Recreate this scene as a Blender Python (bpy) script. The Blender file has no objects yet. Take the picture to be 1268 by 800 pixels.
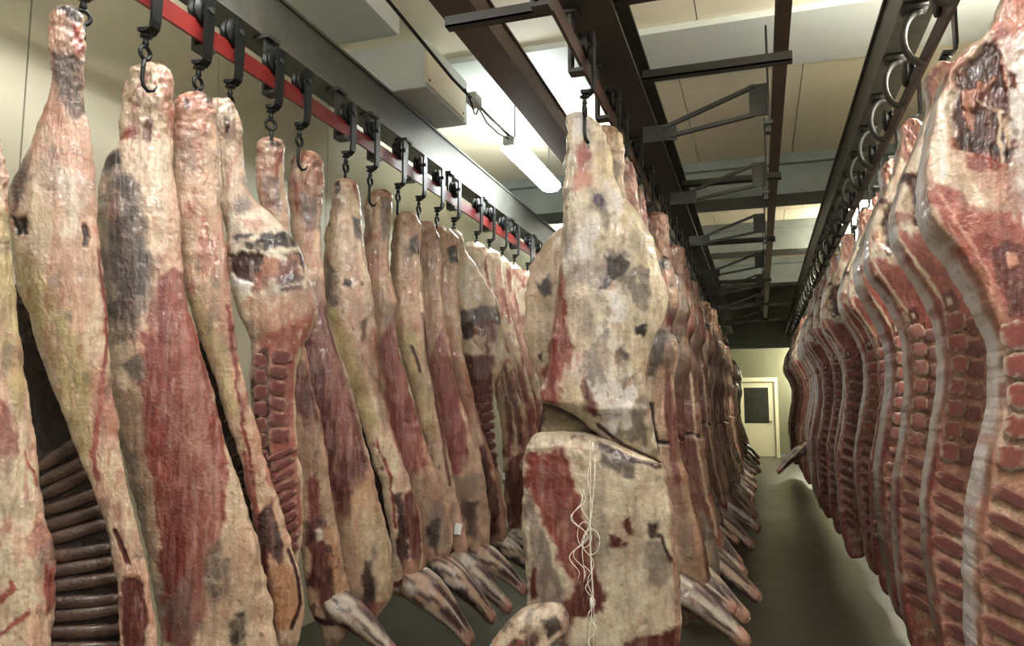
import bpy, math, random
import numpy as np

# ------------------------------------------------------------------ camera, world, exposure
W, H, F = 1268.0, 800.0, 930.0
CAMZ = 1.5
YAW, PITCH = math.radians(18.1687), math.radians(6.1982)
sc = bpy.context.scene
COL = sc.collection
cam_d = bpy.data.cameras.new('camera')
cam = bpy.data.objects.new('camera', cam_d)
COL.objects.link(cam)
cam.location = (0, 0, CAMZ)
cam.rotation_euler = (math.pi / 2 + PITCH, 0, YAW)
cam_d.sensor_fit = 'HORIZONTAL'
cam_d.sensor_width = 36.0
cam_d.lens = 36.0 * F / W
cam_d.clip_start = 0.02
sc.camera = cam
sc.view_settings.view_transform = 'Standard'
sc.view_settings.look = 'None'
sc.view_settings.gamma = 1.0
sc.view_settings.use_curve_mapping = False
sc.view_settings.exposure = 1.15
wd = bpy.data.worlds.new('world')
sc.world = wd
wd.use_nodes = True
wd.node_tree.nodes['Background'].inputs[0].default_value = (0.9, 0.95, 0.85, 1)
wd.node_tree.nodes['Background'].inputs[1].default_value = 0.05

TUBES = [  # fluorescent battens of the room: (x, y, z, tube radiance, colour); only the third hangs in view, the last is an added one
    (-1.91, 1.95, 3.67, 22, (1.0, 0.99, 0.97)),
    (0.42, 0.90, 3.46, 54, (1.0, 0.97, 0.94)),
    (-1.91, 6.45, 3.67, 29, (0.93, 1.0, 0.98)),
    (-1.95, 11.0, 3.67, 40, (0.93, 1.0, 0.98)),
    (1.30, 22.20, 2.78, 60, (1.0, 0.95, 0.74)),
    (1.62, 11.8, 3.85, 110, (1.0, 0.94, 0.76)),
    (-0.95, -1.60, 3.72, 30, (1.0, 0.98, 0.96)),
    (1.62, 4.15, 3.56, 58, (1.0, 0.96, 0.88)),  # unseen lamp added behind the right row to lighten the ceiling
]

# ------------------------------------------------------------------ projection helpers (pixel -> place)
_f = np.array([-math.sin(YAW) * math.cos(PITCH), math.cos(YAW) * math.cos(PITCH), math.sin(PITCH)])
_r = np.array([math.cos(YAW), math.sin(YAW), 0.0])
_u = np.cross(_r, _f)
RM = np.array([_r, _u, _f])
C0 = np.array([0, 0, CAMZ])

def ray(x, y):
    return RM.T @ np.array([(x - W / 2) / F, -(y - H / 2) / F, 1.0])
def atX(x, y, X):
    d = ray(x, y); return C0 + d * (X / d[0])
def atY(x, y, Y):
    d = ray(x, y); return C0 + d * (Y / d[1])
def atZ(x, y, Z):
    d = ray(x, y); return C0 + d * ((Z - CAMZ) / d[2])
def proj(p):
    q = RM @ (np.asarray(p, float) - C0)
    return W / 2 + F * q[0] / q[2], H / 2 - F * q[1] / q[2]

# ------------------------------------------------------------------ noise
def _hash(ix, iy, iz, seed):
    n = (ix * 374761393 + iy * 668265263 + iz * 2147483647 + seed * 974711) & 0xffffffff
    n = ((n ^ (n >> 13)) * 1274126177) & 0xffffffff
    n = n ^ (n >> 16)
    return (n & 0xffff) / 65535.0
def vnoise(P, seed=0):
    P = np.asarray(P, float)
    i = np.floor(P).astype(np.int64); f = P - i
    f = f * f * (3 - 2 * f)
    out = 0
    for dx in (0, 1):
        wx = f[:, 0] if dx else 1 - f[:, 0]
        for dy in (0, 1):
            wy = f[:, 1] if dy else 1 - f[:, 1]
            for dz in (0, 1):
                wz = f[:, 2] if dz else 1 - f[:, 2]
                out = out + wx * wy * wz * _hash(i[:, 0] + dx, i[:, 1] + dy, i[:, 2] + dz, seed)
    return out * 2 - 1
def fbm(P, seed=0, octv=4):
    a, s, o = 1.0, 0.0, 0
    P = np.asarray(P, float)
    for k in range(octv):
        o = o + a * vnoise(P * (2.03 ** k) + k * 17.3, seed + k); s += a; a *= 0.52
    return o / s
def sstep(a, b, x):
    t = np.clip((x - a) / (b - a + 1e-9), 0, 1); return t * t * (3 - 2 * t)

def lin(c):
    c = np.asarray(c, float) / 255.0
    return np.where(c <= 0.04045, c / 12.92, ((c + 0.055) / 1.055) ** 2.4)

# ------------------------------------------------------------------ materials
def new_mat(name):
    m = bpy.data.materials.new(name); m.use_nodes = True
    nt = m.node_tree; b = nt.nodes['Principled BSDF']
    return m, nt, b
def N(nt, t, **kw):
    n = nt.nodes.new(t)
    for k, v in kw.items():
        if k.startswith('i_'):
            n.inputs[k[2:].replace('_', ' ')].default_value = v
        else:
            setattr(n, k, v)
    return n
def surf(name, col, rough=0.6, metal=0.0, var=0.15, scale=6.0, bump=0.1, bscale=60.0, col2=None, stretch=(1, 1, 1), spot=0.0, spotcol=(0.1, 0.07, 0.05)):
    """painted or bare surface: base colour mottled by noise, wear spots, fine relief"""
    m, nt, b = new_mat(name)
    L = nt.links.new
    c1 = lin(col); c2 = lin(col2) if col2 is not None else c1 * (1 - var * 1.6)
    tc = N(nt, 'ShaderNodeNewGeometry')
    mp = N(nt, 'ShaderNodeMapping'); mp.inputs['Scale'].default_value = stretch
    L(tc.outputs['Position'], mp.inputs['Vector'])
    n1 = N(nt, 'ShaderNodeTexNoise', i_Scale=scale, i_Detail=6.0, i_Roughness=0.6); L(mp.outputs[0], n1.inputs['Vector'])
    r = N(nt, 'ShaderNodeValToRGB'); r.color_ramp.elements[0].position = 0.3; r.color_ramp.elements[1].position = 0.7
    r.color_ramp.elements[0].color = (*c2, 1); r.color_ramp.elements[1].color = (*c1, 1)
    L(n1.outputs['Fac'], r.inputs[0])
    out = r.outputs[0]
    n2 = N(nt, 'ShaderNodeTexNoise', i_Scale=bscale, i_Detail=4.0); L(mp.outputs[0], n2.inputs['Vector'])
    if spot > 0:
        n3 = N(nt, 'ShaderNodeTexNoise', i_Scale=scale * 4, i_Detail=5.0, i_Roughness=0.7); L(tc.outputs['Position'], n3.inputs['Vector'])
        r3 = N(nt, 'ShaderNodeValToRGB'); r3.color_ramp.elements[0].position = 0.56; r3.color_ramp.elements[1].position = 0.66
        r3.color_ramp.elements[0].color = (0, 0, 0, 1); r3.color_ramp.elements[1].color = (spot, spot, spot, 1)
        L(n3.outputs['Fac'], r3.inputs[0])
        mx = N(nt, 'ShaderNodeMix', data_type='RGBA'); mx.inputs['B'].default_value = (*spotcol, 1)
        L(r3.outputs[0], mx.inputs['Factor']); L(out, mx.inputs['A']); out = mx.outputs['Result']
    L(out, b.inputs['Base Color'])
    b.inputs['Metallic'].default_value = metal
    mr = N(nt, 'ShaderNodeMapRange'); mr.inputs['To Min'].default_value = max(0.05, rough - 0.12); mr.inputs['To Max'].default_value = min(1, rough + 0.12)
    L(n1.outputs['Fac'], mr.inputs['Value']); L(mr.outputs[0], b.inputs['Roughness'])
    if bump > 0:
        bp = N(nt, 'ShaderNodeBump'); bp.inputs['Strength'].default_value = bump; bp.inputs['Distance'].default_value = 0.01
        L(n2.outputs['Fac'], bp.inputs['Height']); L(bp.outputs[0], b.inputs['Normal'])
    return m

def meat_material(name, tint=(.52, .49, .475), rough=0.27):
    """moist meat: colour attribute (rgb, alpha = how much bare muscle), fibre streaks, fat mottling, fine relief"""
    m, nt, b = new_mat(name)
    L = nt.links.new
    at = N(nt, 'ShaderNodeAttribute', attribute_name='Col')
    tc = N(nt, 'ShaderNodeTexCoord'); oi = N(nt, 'ShaderNodeObjectInfo')
    ad = N(nt, 'ShaderNodeVectorMath', operation='MULTIPLY_ADD')
    ad.inputs[1].default_value = (1, 1, 1); L(tc.outputs['Object'], ad.inputs[0])
    cb = N(nt, 'ShaderNodeCombineXYZ'); ml = N(nt, 'ShaderNodeMath', operation='MULTIPLY'); ml.inputs[1].default_value = 37.0
    L(oi.outputs['Random'], ml.inputs[0]); L(ml.outputs[0], cb.inputs[0]); L(ml.outputs[0], cb.inputs[2]); L(cb.outputs[0], ad.inputs[2])
    P = ad.outputs[0]
    mpf = N(nt, 'ShaderNodeMapping'); mpf.inputs['Scale'].default_value = (24, 24, 2.2); mpf.inputs['Rotation'].default_value = (0.08, 0.12, 0); L(P, mpf.inputs['Vector'])
    nf = N(nt, 'ShaderNodeTexNoise', i_Scale=1.6, i_Detail=7.0, i_Roughness=0.68, i_Distortion=0.5); L(mpf.outputs[0], nf.inputs['Vector'])
    n1 = N(nt, 'ShaderNodeTexNoise', i_Scale=11.0, i_Detail=8.0, i_Roughness=0.66); L(P, n1.inputs['Vector'])
    n2 = N(nt, 'ShaderNodeTexNoise', i_Scale=75.0, i_Detail=5.0, i_Roughness=0.6); L(P, n2.inputs['Vector'])
    # brightness mottling
    mr = N(nt, 'ShaderNodeMapRange'); mr.inputs['From Min'].default_value = 0.3; mr.inputs['From Max'].default_value = 0.7
    mr.inputs['To Min'].default_value = 0.80; mr.inputs['To Max'].default_value = 1.12; L(n1.outputs['Fac'], mr.inputs['Value'])
    mr2 = N(nt, 'ShaderNodeMapRange'); mr2.inputs['From Min'].default_value = 0.3; mr2.inputs['From Max'].default_value = 0.7
    mr2.inputs['To Min'].default_value = 0.86; mr2.inputs['To Max'].default_value = 1.10; L(n2.outputs['Fac'], mr2.inputs['Value'])
    mm = N(nt, 'ShaderNodeMath', operation='MULTIPLY'); L(mr.outputs[0], mm.inputs[0]); L(mr2.outputs[0], mm.inputs[1])
    vm = N(nt, 'ShaderNodeVectorMath', operation='SCALE'); L(at.outputs['Color'], vm.inputs[0]); L(mm.outputs[0], vm.inputs['Scale'])
    vt = N(nt, 'ShaderNodeVectorMath', operation='MULTIPLY'); vt.inputs[1].default_value = tint; L(vm.outputs[0], vt.inputs[0])
    # muscle: pale silver-skin streaks along the fibres
    rf = N(nt, 'ShaderNodeValToRGB'); rf.color_ramp.elements[0].position = 0.46; rf.color_ramp.elements[1].position = 0.70
    rf.color_ramp.elements[0].color = (0, 0, 0, 1); rf.color_ramp.elements[1].color = (0.85, 0.85, 0.85, 1); L(nf.outputs['Fac'], rf.inputs[0])
    mf = N(nt, 'ShaderNodeMath', operation='MULTIPLY'); L(rf.outputs[0], mf.inputs[0]); L(at.outputs['Alpha'], mf.inputs[1])
    mxa = N(nt, 'ShaderNodeMix', data_type='RGBA'); mxa.inputs['B'].default_value = (*lin((204, 158, 146)) * .55, 1)
    L(mf.outputs[0], mxa.inputs['Factor']); L(vt.outputs[0], mxa.inputs['A'])
    # fat: pink flecks
    rp = N(nt, 'ShaderNodeValToRGB'); rp.color_ramp.elements[0].position = 0.55; rp.color_ramp.elements[1].position = 0.75
    rp.color_ramp.elements[0].color = (0, 0, 0, 1); rp.color_ramp.elements[1].color = (0.55, 0.55, 0.55, 1)
    npk = N(nt, 'ShaderNodeTexNoise', i_Scale=24.0, i_Detail=6.0, i_Roughness=0.72, i_Distortion=0.8); L(P, npk.inputs['Vector']); L(npk.outputs['Fac'], rp.inputs[0])
    inv = N(nt, 'ShaderNodeMath', operation='SUBTRACT'); inv.inputs[0].default_value = 1.0; L(at.outputs['Alpha'], inv.inputs[1])
    mp2 = N(nt, 'ShaderNodeMath', operation='MULTIPLY'); L(rp.outputs[0], mp2.inputs[0]); L(inv.outputs[0], mp2.inputs[1])
    mxb = N(nt, 'ShaderNodeMix', data_type='RGBA'); mxb.inputs['B'].default_value = (*lin((176, 96, 78)) * .45, 1)
    L(mp2.outputs[0], mxb.inputs['Factor']); L(mxa.outputs['Result'], mxb.inputs['A'])
    L(mxb.outputs['Result'], b.inputs['Base Color'])
    rr = N(nt, 'ShaderNodeMapRange'); rr.inputs['To Min'].default_value = rough - 0.12; rr.inputs['To Max'].default_value = rough + 0.2; L(n1.outputs['Fac'], rr.inputs['Value']); L(rr.outputs[0], b.inputs['Roughness'])
    b.inputs['Specular IOR Level'].default_value = 0.5
    b.inputs['Coat Weight'].default_value = 0.25; b.inputs['Coat Roughness'].default_value = 0.16
    hs = N(nt, 'ShaderNodeMath', operation='MULTIPLY_ADD'); hs.inputs[1].default_value = 0.5; L(nf.outputs['Fac'], hs.inputs[0]); L(n2.outputs['Fac'], hs.inputs[2])
    bp = N(nt, 'ShaderNodeBump'); bp.inputs['Strength'].default_value = 0.6; bp.inputs['Distance'].default_value = 0.008
    L(hs.outputs[0], bp.inputs['Height']); L(bp.outputs[0], b.inputs['Normal'])
    return m

MEAT = meat_material('meat')
M = dict(
    black=surf('black_iron', (34, 35, 34), 0.42, 0.6, 0.3, 20, 0.15, 120),
    zinc=surf('zinc_steel', (88, 90, 88), 0.4, 0.7, 0.25, 18, 0.1, 120),
    steel=surf('grey_painted_steel', (96, 96, 90), 0.5, 0.0, 0.22, 7, 0.15, 50, spot=0.7, spotcol=(0.045, 0.04, 0.035)),
    dsteel=surf('dark_steel', (58, 59, 56), 0.55, 0.1, 0.25, 7, 0.15, 50, spot=0.6, spotcol=(0.06, 0.035, 0.02)),
    brown=surf('brown_primer_steel', (96, 78, 68), 0.5, 0.0, 0.25, 8, 0.12, 60, spot=0.5, spotcol=(0.04, 0.03, 0.03)),
    red=surf('red_painted_rail', (118, 30, 26), 0.42, 0.0, 0.2, 9, 0.1, 80, spot=0.35, spotcol=(0.06, 0.02, 0.02)),
    redbrown=surf('worn_red_rail', (76, 50, 44), 0.45, 0.2, 0.25, 9, 0.1, 80, spot=0.4),
    wall=surf('cream_wall_panel', (206, 202, 178), 0.45, 0.0, 0.04, 2.0, 0.03, 90),
    ceil=surf('cream_ceiling_panel', (236, 227, 203), 0.6, 0.0, 0.05, 2.0, 0.03, 90),
    white=surf('white_sheet_metal', (208, 214, 210), 0.45, 0.0, 0.05, 3.0, 0.03, 90),
    conc=surf('grey_concrete_beam', (142, 150, 148), 0.8, 0.0, 0.12, 4.0, 0.1, 60),
    joint=surf('dark_joint', (110, 104, 88), 0.8, 0.0, 0.1, 4.0, 0.0),
    floor=surf('wet_concrete_floor', (66, 62, 49), 0.36, 0.0, 0.2, 2.4, 0.12, 22, col2=(48, 46, 36), spot=0.35, spotcol=(0.05, 0.05, 0.04)),
    cable=surf('black_cable', (36, 36, 36), 0.5, 0.0, 0.1, 10, 0),
    door=surf('cream_door_paint', (226, 220, 190), 0.45, 0.0, 0.03, 2.0, 0.02, 80),
    farwall=surf('far_wall_plaster', (120, 120, 98), 0.7, 0.0, 0.06, 2.0, 0.05, 40),
    pane=surf('door_pane_glass', (58, 58, 52), 0.08, 0.0, 0.3, 4.0, 0),
    string=surf('white_cotton_string', (226, 222, 208), 0.8, 0.0, 0.1, 60, 0.1, 400),
    tag=surf('white_paper_tag', (226, 228, 226), 0.6, 0.0, 0.03, 10, 0),
    bone=surf('cut_bone', (214, 188, 160), 0.4, 0.0, 0.2, 40, 0.15, 160, col2=(170, 110, 92)),
)
def tube_mat(strength, col):
    m, nt, b = new_mat('fluorescent_tube')
    b.inputs['Base Color'].default_value = (0.9, 0.9, 0.9, 1)
    b.inputs['Emission Color'].default_value = (*col, 1)
    b.inputs['Emission Strength'].default_value = strength
    return m

# ------------------------------------------------------------------ mesh helpers
class MB:
    def __init__(s): s.v = []; s.f = []; s.n = 0
    def add(s, v, f):
        v = np.asarray(v, float)
        s.v.append(v); s.f += [tuple(int(i) + s.n for i in q) for q in f]; s.n += len(v); return s
    def box(s, a, b, bev=0.0):
        x0, y0, z0 = [min(p, q) for p, q in zip(a, b)]; x1, y1, z1 = [max(p, q) for p, q in zip(a, b)]
        v = [(x0, y0, z0), (x1, y0, z0), (x1, y1, z0), (x0, y1, z0), (x0, y0, z1), (x1, y0, z1), (x1, y1, z1), (x0, y1, z1)]
        return s.add(v, [(0, 3, 2, 1), (4, 5, 6, 7), (0, 1, 5, 4), (1, 2, 6, 5), (2, 3, 7, 6), (3, 0, 4, 7)])
    def bar(s, p, q, w, h, up=(0, 0, 1)):
        p = np.array(p, float); q = np.array(q, float); d = q - p; d /= np.linalg.norm(d)
        sd = np.cross(d, up); sd /= np.linalg.norm(sd); uu = np.cross(sd, d)
        v = [e + sd * w / 2 * i + uu * h / 2 * j for e in (p, q) for i, j in ((-1, -1), (1, -1), (1, 1), (-1, 1))]
        return s.add(v, [(0, 1, 2, 3), (7, 6, 5, 4), (0, 4, 5, 1), (1, 5, 6, 2), (2, 6, 7, 3), (3, 7, 4, 0)])
    def tube(s, pts, r, n=8, caps=True, flat=(1, 1)):
        pts = [np.array(p, float) for p in pts]; m = len(pts)
        rr = [r] * m if np.isscalar(r) else r
        v = []; ref = None
        for i, p in enumerate(pts):
            d = pts[min(i + 1, m - 1)] - pts[max(i - 1, 0)]; d /= np.linalg.norm(d) + 1e-12
            if ref is None:
                ref = np.array([0, 0, 1.0]) if abs(d[2]) < 0.9 else np.array([0, 1.0, 0])
            a = np.cross(d, ref); a /= np.linalg.norm(a) + 1e-12; bb = np.cross(a, d); ref = bb
            for k in range(n):
                t = 2 * math.pi * k / n
                v.append(p + rr[i] * (a * math.cos(t) * flat[0] + bb * math.sin(t) * flat[1]))
        f = [(i * n + k, i * n + (k + 1) % n, (i + 1) * n + (k + 1) % n, (i + 1) * n + k) for i in range(m - 1) for k in range(n)]
        if caps:
            f += [tuple(range(n - 1, -1, -1)), tuple((m - 1) * n + k for k in range(n))]
        return s.add(v, f)
    def torus(s, c, R, r, ax='y', n=18, m=8, arc=(0, 2 * math.pi), sq=1.0):
        pts = []
        for i in range(n + 1):
            t = arc[0] + (arc[1] - arc[0]) * i / n
            a, b = R * math.cos(t), R * math.sin(t) * sq
            pts.append({'y': (c[0] + a, c[1], c[2] + b), 'x': (c[0], c[1] + a, c[2] + b), 'z': (c[0] + a, c[1] + b, c[2])}[ax])
        return s.tube(pts, r, m)
    def prism(s, poly, axis, lo, hi):
        """poly in the two other axes (order x,y,z without axis), extruded lo..hi along axis"""
        v = []
        for e in (lo, hi):
            for a, b in poly:
                v.append({'x': (e, a, b), 'y': (a, e, b), 'z': (a, b, e)}[axis])
        n = len(poly)
        f = [tuple(range(n)), tuple(range(2 * n - 1, n - 1, -1))] + [(i, i + n, (i + 1) % n + n, (i + 1) % n) for i in range(n)]
        return s.add(v, f)
    def mesh(s, name, mat, smooth=False):
        me = bpy.data.meshes.new(name)
        v = np.concatenate(s.v)
        me.from_pydata(v.tolist(), [], s.f)
        me.materials.append(mat)
        if smooth: me.polygons.foreach_set('use_smooth', [True] * len(me.polygons))
        me.update()
        return me
    def build(s, name, mat, parent=None, smooth=False, loc=(0, 0, 0)):
        o = bpy.data.objects.new(name, s.mesh(name, mat, smooth)); COL.objects.link(o)
        o.location = loc
        if parent is not None: o.parent = parent
        return o
def fixn(o):
    import bmesh
    bm = bmesh.new(); bm.from_mesh(o.data); bmesh.ops.recalc_face_normals(bm, faces=bm.faces); bm.to_mesh(o.data); bm.free()
    return o
def bevel(o, w, seg=2):
    md = o.modifiers.new('bevel', 'BEVEL'); md.width = w; md.segments = seg; md.limit_method = 'ANGLE'; return o
def inst(name, me, parent=None, loc=(0, 0, 0), rot=(0, 0, 0), scale=(1, 1, 1)):
    o = bpy.data.objects.new(name, me); COL.objects.link(o)
    o.location = loc; o.rotation_euler = rot; o.scale = scale
    if parent is not None: o.parent = parent
    return o
def empty(name, loc=(0, 0, 0), rz=0):
    o = bpy.data.objects.new(name, None); COL.objects.link(o); o.location = loc; o.rotation_euler = (0, 0, rz); o.empty_display_size = 0.1
    return o
def tag(o, label, cat, group=None):
    o['label'] = label; o['category'] = cat
    if group: o['group'] = group
    return o
def struct(o, label=None, cat=None):
    o['kind'] = 'structure'
    if label: o['label'] = label
    if cat: o['category'] = cat
    return o
def copy_tree(o, parent=None):
    c = o.copy(); COL.objects.link(c)
    if parent is not None: c.parent = parent
    for ch in o.children: copy_tree(ch, c)
    return c
ORD = ['first', 'second', 'third', 'fourth', 'fifth', 'sixth', 'seventh', 'eighth', 'ninth', 'tenth', 'eleventh', 'twelfth', 'thirteenth', 'fourteenth', 'fifteenth', 'sixteenth', 'seventeenth', 'eighteenth', 'nineteenth', 'twentieth', 'twenty-first', 'twenty-second', 'twenty-third', 'twenty-fourth', 'twenty-fifth', 'twenty-sixth', 'twenty-seventh', 'twenty-eighth']

# ------------------------------------------------------------------ the setting
XL, XR, YB, YF = -3.0, 2.1, -3.2, 23.0
ZC = 4.2
fl = MB().box((XL - .1, YB - .1, -0.1), (XR + .1, YF + .1, 0)).build('floor', M['floor']); struct(fl, 'wet grey-green concrete floor under the hanging rows', 'floor')

# left wall: a backing with insulated panels, dark joints between them
wl = MB().box((XL - .14, YB, 0), (XL - .045, YF, ZC)).build('wall_left', M['joint']); struct(wl, 'cream insulated panel wall behind the left row', 'wall')
seams = [YB, -1.2, 0.0, 1.15, 2.33, 3.53, 4.73, 5.93, 7.13, 8.33, 9.53, 10.73, 11.93, 13.13, 14.33, 15.53, 16.73, 17.93, 19.13, 20.33, 21.53, YF]
for a, b in zip(seams[:-1], seams[1:]):
    MB().box((XL - .045, a + .004, 0.0), (XL, b - .004, ZC)).build('panel', M['wall'], wl)
wr = MB().box((XR + .045, YB, 0), (XR + .14, YF, ZC)).build('wall_right', M['joint']); struct(wr, 'cream insulated panel wall behind the right row', 'wall')
for a, b in zip(seams[:-1], seams[1:]):
    MB().box((XR, a + .004, 0.0), (XR + .045, b - .004, ZC)).build('panel', M['wall'], wr)
wn = MB().box((XL - .1, YB - .1, 0), (XR + .1, YB, ZC)).build('wall_near', M['wall']); struct(wn, 'cream wall behind the camera', 'wall')
# ceiling: panels with seams across the room
ce = MB().box((XL - .1, YB, ZC + .04), (XR + .1, YF, ZC + .12)).build('ceiling', M['joint']); struct(ce, 'cream panelled ceiling above the rails', 'ceiling')
xs = [XL, -2.05, -1.12, -0.55, 0.42, 1.12, XR]
ys = [YB, -0.8, 1.6, 3.9, 6.1, 8.5, 10.9, 13.3, 15.7, 18.1, 20.5, YF]
for i, (a, b) in enumerate(zip(ys[:-1], ys[1:])):
    sh = 0.0 if i % 2 == 0 else 0.22
    for c, d in zip(xs[:-1], xs[1:]):
        c2 = c + (sh if c != XL else 0); d2 = d + (sh if d != XR else 0)
        MB().box((c2 + .004, a + .004, ZC), (d2 - .004, b - .004, ZC + .04)).build('panel', M['ceil'], ce)
# shallow band and deep cross beams under the ceiling
bd = MB().box((XL, 5.2, ZC - .05), (XR, 6.05, ZC - .002)).build('trim_1', M['white']); struct(bd, 'shallow pale band across the ceiling', 'trim')
k = 2
for y, dep, wdt, mt_ in [(8.5, .42, .55, 'conc'), (11.6, .42, .5, 'conc'), (14.6, .45, .5, 'conc'), (17.6, .45, .5, 'conc'), (20.4, .5, .5, 'conc'), (2.2, .0, 0, None)]:
    if mt_ is None: continue
    o = MB().box((XL, y, ZC - dep), (XR, y + wdt, ZC - .002)).box((XL, y - .08, ZC - .1), (XR, y, ZC - .002)).build('trim_%d' % k, M[mt_]); struct(o, 'grey concrete cross beam under the ceiling, %s from the camera' % ORD[k - 2], 'beam'); k += 1
# far wall, opening and door
fw = MB().box((XL, YF, 0), (-.70, YF + .1, ZC)).box((.50, YF, 0), (XR, YF + .1, ZC)).box((-.70, YF, 2.28), (.50, YF + .1, ZC)).build('wall_far', M['farwall']); struct(fw, 'dim plastered wall at the far end of the aisle', 'wall')
dr = empty('door_1', (-.11, YF - .02, 0)); struct(dr, 'cream door with a dark glass pane at the far end', 'door')
def rect_frame(x0, x1, z0, z1, w, y0, y1):
    return MB().box((x0, y0, z0), (x0 + w, y1, z1)).box((x1 - w, y0, z0), (x1, y1, z1)).box((x0 + w, y0, z1 - w), (x1 - w, y1, z1)).box((x0 + w, y0, z0), (x1 - w, y1, z0 + w))
MB().box((-.59, 0, 0), (-.50, .12, 2.28)).box((.52, 0, 0), (.61, .12, 2.28)).box((-.5, 0, 2.16), (.52, .12, 2.28)).build('door_frame', M['door'], dr)
MB().box((-.49, .05, .02), (.51, .09, .80)).build('lower_panel', M['door'], dr)
rect_frame(-.49, .51, .80, 2.15, .16, .05, .09).build('sash', M['door'], dr)
MB().box((-.33, .065, .96), (.35, .075, 1.99)).build('pane', M['pane'], dr)
MB().box((.40, .0, 1.0), (.43, .05, 1.03)).box((.33, -.01, 1.0), (.43, .01, 1.03)).build('handle', M['zinc'], dr)
hd = MB().box((XL, 21.2, CAMZ + 1.5), (XR, 21.5, ZC)).build('trim_9', M['conc']); struct(hd, 'dark lintel across the far end of the store', 'beam')
bb = MB().box((XL, YF - .02, 0), (-.70, YF, .1)).box((.50, YF - .02, 0), (XR, YF, .1)).build('baseboard_far', M['conc']); struct(bb, 'grey baseboard along the far wall', 'baseboard')

# ------------------------------------------------------------------ steel beams and rails
RAILZ = CAMZ + 1.636
RX = {'left': -2.29, 'middle': -0.75, 'right': 0.80}
Y0, Y1 = -2.6, 21.5
def ibeam(x0, x1, z0, z1, mat, y0=Y0, y1=Y1, web=None, tf=.02):
    m = MB(); c = (x0 + x1) / 2; t = .012
    return m.box((x0, y0, z0), (x1, y1, z0 + tf)).box((x0, y0, z1 - tf), (x1, y1, z1)).box((c - t, y0, z0 + tf), (c + t, y1, z1 - tf))
BZ0, BZ1 = CAMZ + 1.88, CAMZ + 2.16
def chan(x0, x1, z0, z1, face, y0=Y0, y1=Y1):
    """steel channel, web on one face"""
    t = .016; m = MB().box((x0, y0, z0), (x1, y1, z0 + t)).box((x0, y0, z1 - t), (x1, y1, z1))
    return m.box((face - t / 2, y0, z0 + t), (face + t / 2, y1, z1 - t))
b = chan(-2.52, -2.35, BZ0, BZ1, -2.375).build('steel_beam', M['steel']); tag(b, 'long grey steel beam over the red rail by the left wall', 'steel beam', 'long beams over the rails')
b = ibeam(-.84, -.60, BZ0, BZ1, 0).build('steel_beam', M['dsteel']); tag(b, 'dark steel beam carrying the middle row of hooks', 'steel beam', 'long beams over the rails')
b = chan(.70, .86, BZ0, BZ1, .725).build('steel_beam', M['steel']); tag(b, 'grey steel beam above the curved brackets of the right row', 'steel beam', 'long beams over the rails')
b = chan(-1.62, -1.41, CAMZ + 2.16, CAMZ + 2.34, -1.43).build('ceiling_beam', M['brown']); tag(b, 'brown steel ceiling beam running beside the lit tube', 'ceiling beam')
b = chan(.16, .24, CAMZ + 2.16, CAMZ + 2.30, .2).build('ceiling_beam', M['brown']); tag(b, 'narrow brown steel ceiling beam above the aisle', 'ceiling beam')
# each rail: flat bar + brackets
def bracket_left(y):
    x = RX['left']
    return MB().box((x - .115, y - .05, BZ0 - .02), (x - .02, y + .05, BZ0)).box((x - .062, y - .034, RAILZ - .05), (x - .046, y + .034, BZ0 - .02)).box((x - .062, y - .034, RAILZ - .068), (x + .012, y + .034, RAILZ - .05))
def bracket_curved(x, sgn, y):
    pts = []
    top = BZ0; z0 = RAILZ - .045
    for i in range(13):
        t = i / 12
        a = math.pi * t
        pts.append((x + sgn * (.012 + .085 * math.sin(a)), y, top - .03 - (top - .03 - z0) * (1 - math.cos(a)) / 2))
    return MB().tube(pts, .02, 8, flat=(1.3, .8)).box((x - .012 * sgn, y - .045, top - .03), (x + sgn * .09, y + .045, top))
rl = empty('hanging_rail', (0, 0, 0)); tag(rl, 'red painted flat rail with hooks along the left wall', 'meat rail', 'overhead meat rails')
MB().box((RX['left'] - .008, Y0, RAILZ - .045), (RX['left'] + .008, Y1, RAILZ + .04)).build('rail_bar', M['red'], rl)
for y in [.6, 1.3, 2.05, 2.62, 3.12, 3.80, 4.20, 4.70, 5.5, 6.3, 7.1, 7.9, 8.7, 9.5, 10.3, 11.1, 11.9, 12.7]:
    bracket_left(y).build('rail_bracket', M['dsteel'], rl)
rm = empty('hanging_rail', (0, 0, 0)); tag(rm, 'worn brown rail over the middle row of beef', 'meat rail', 'overhead meat rails')
MB().box((RX['middle'] - .008, Y0, RAILZ - .045), (RX['middle'] + .008, Y1, RAILZ + .04)).build('rail_bar', M['redbrown'], rm)
x_ = RX['middle']
br = MB().box((x_ - .09, -.05, BZ0 - .02), (x_ - .02, .05, BZ0)).box((x_ - .062, -.034, RAILZ - .05), (x_ - .046, .034, BZ0 - .02)).box((x_ - .062, -.034, RAILZ - .068), (x_ + .012, .034, RAILZ - .05)).mesh('rail_bracket', M['dsteel'])
for i in range(30): inst('rail_bracket', br, rm, (0, 1.5 + .62 * i, 0))
rr_ = empty('hanging_rail', (0, 0, 0)); tag(rr_, 'worn brown rail over the right row of beef', 'meat rail', 'overhead meat rails')
MB().box((RX['right'] - .008, Y0, RAILZ - .045), (RX['right'] + .008, Y1, RAILZ + .04)).build('rail_bar', M['redbrown'], rr_)
br = bracket_curved(RX['right'], -1, 0).mesh('rail_bracket', M['dsteel'], True)
for i in range(34): inst('rail_bracket', br, rr_, (0, 1.6 + .55 * i, 0))

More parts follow.
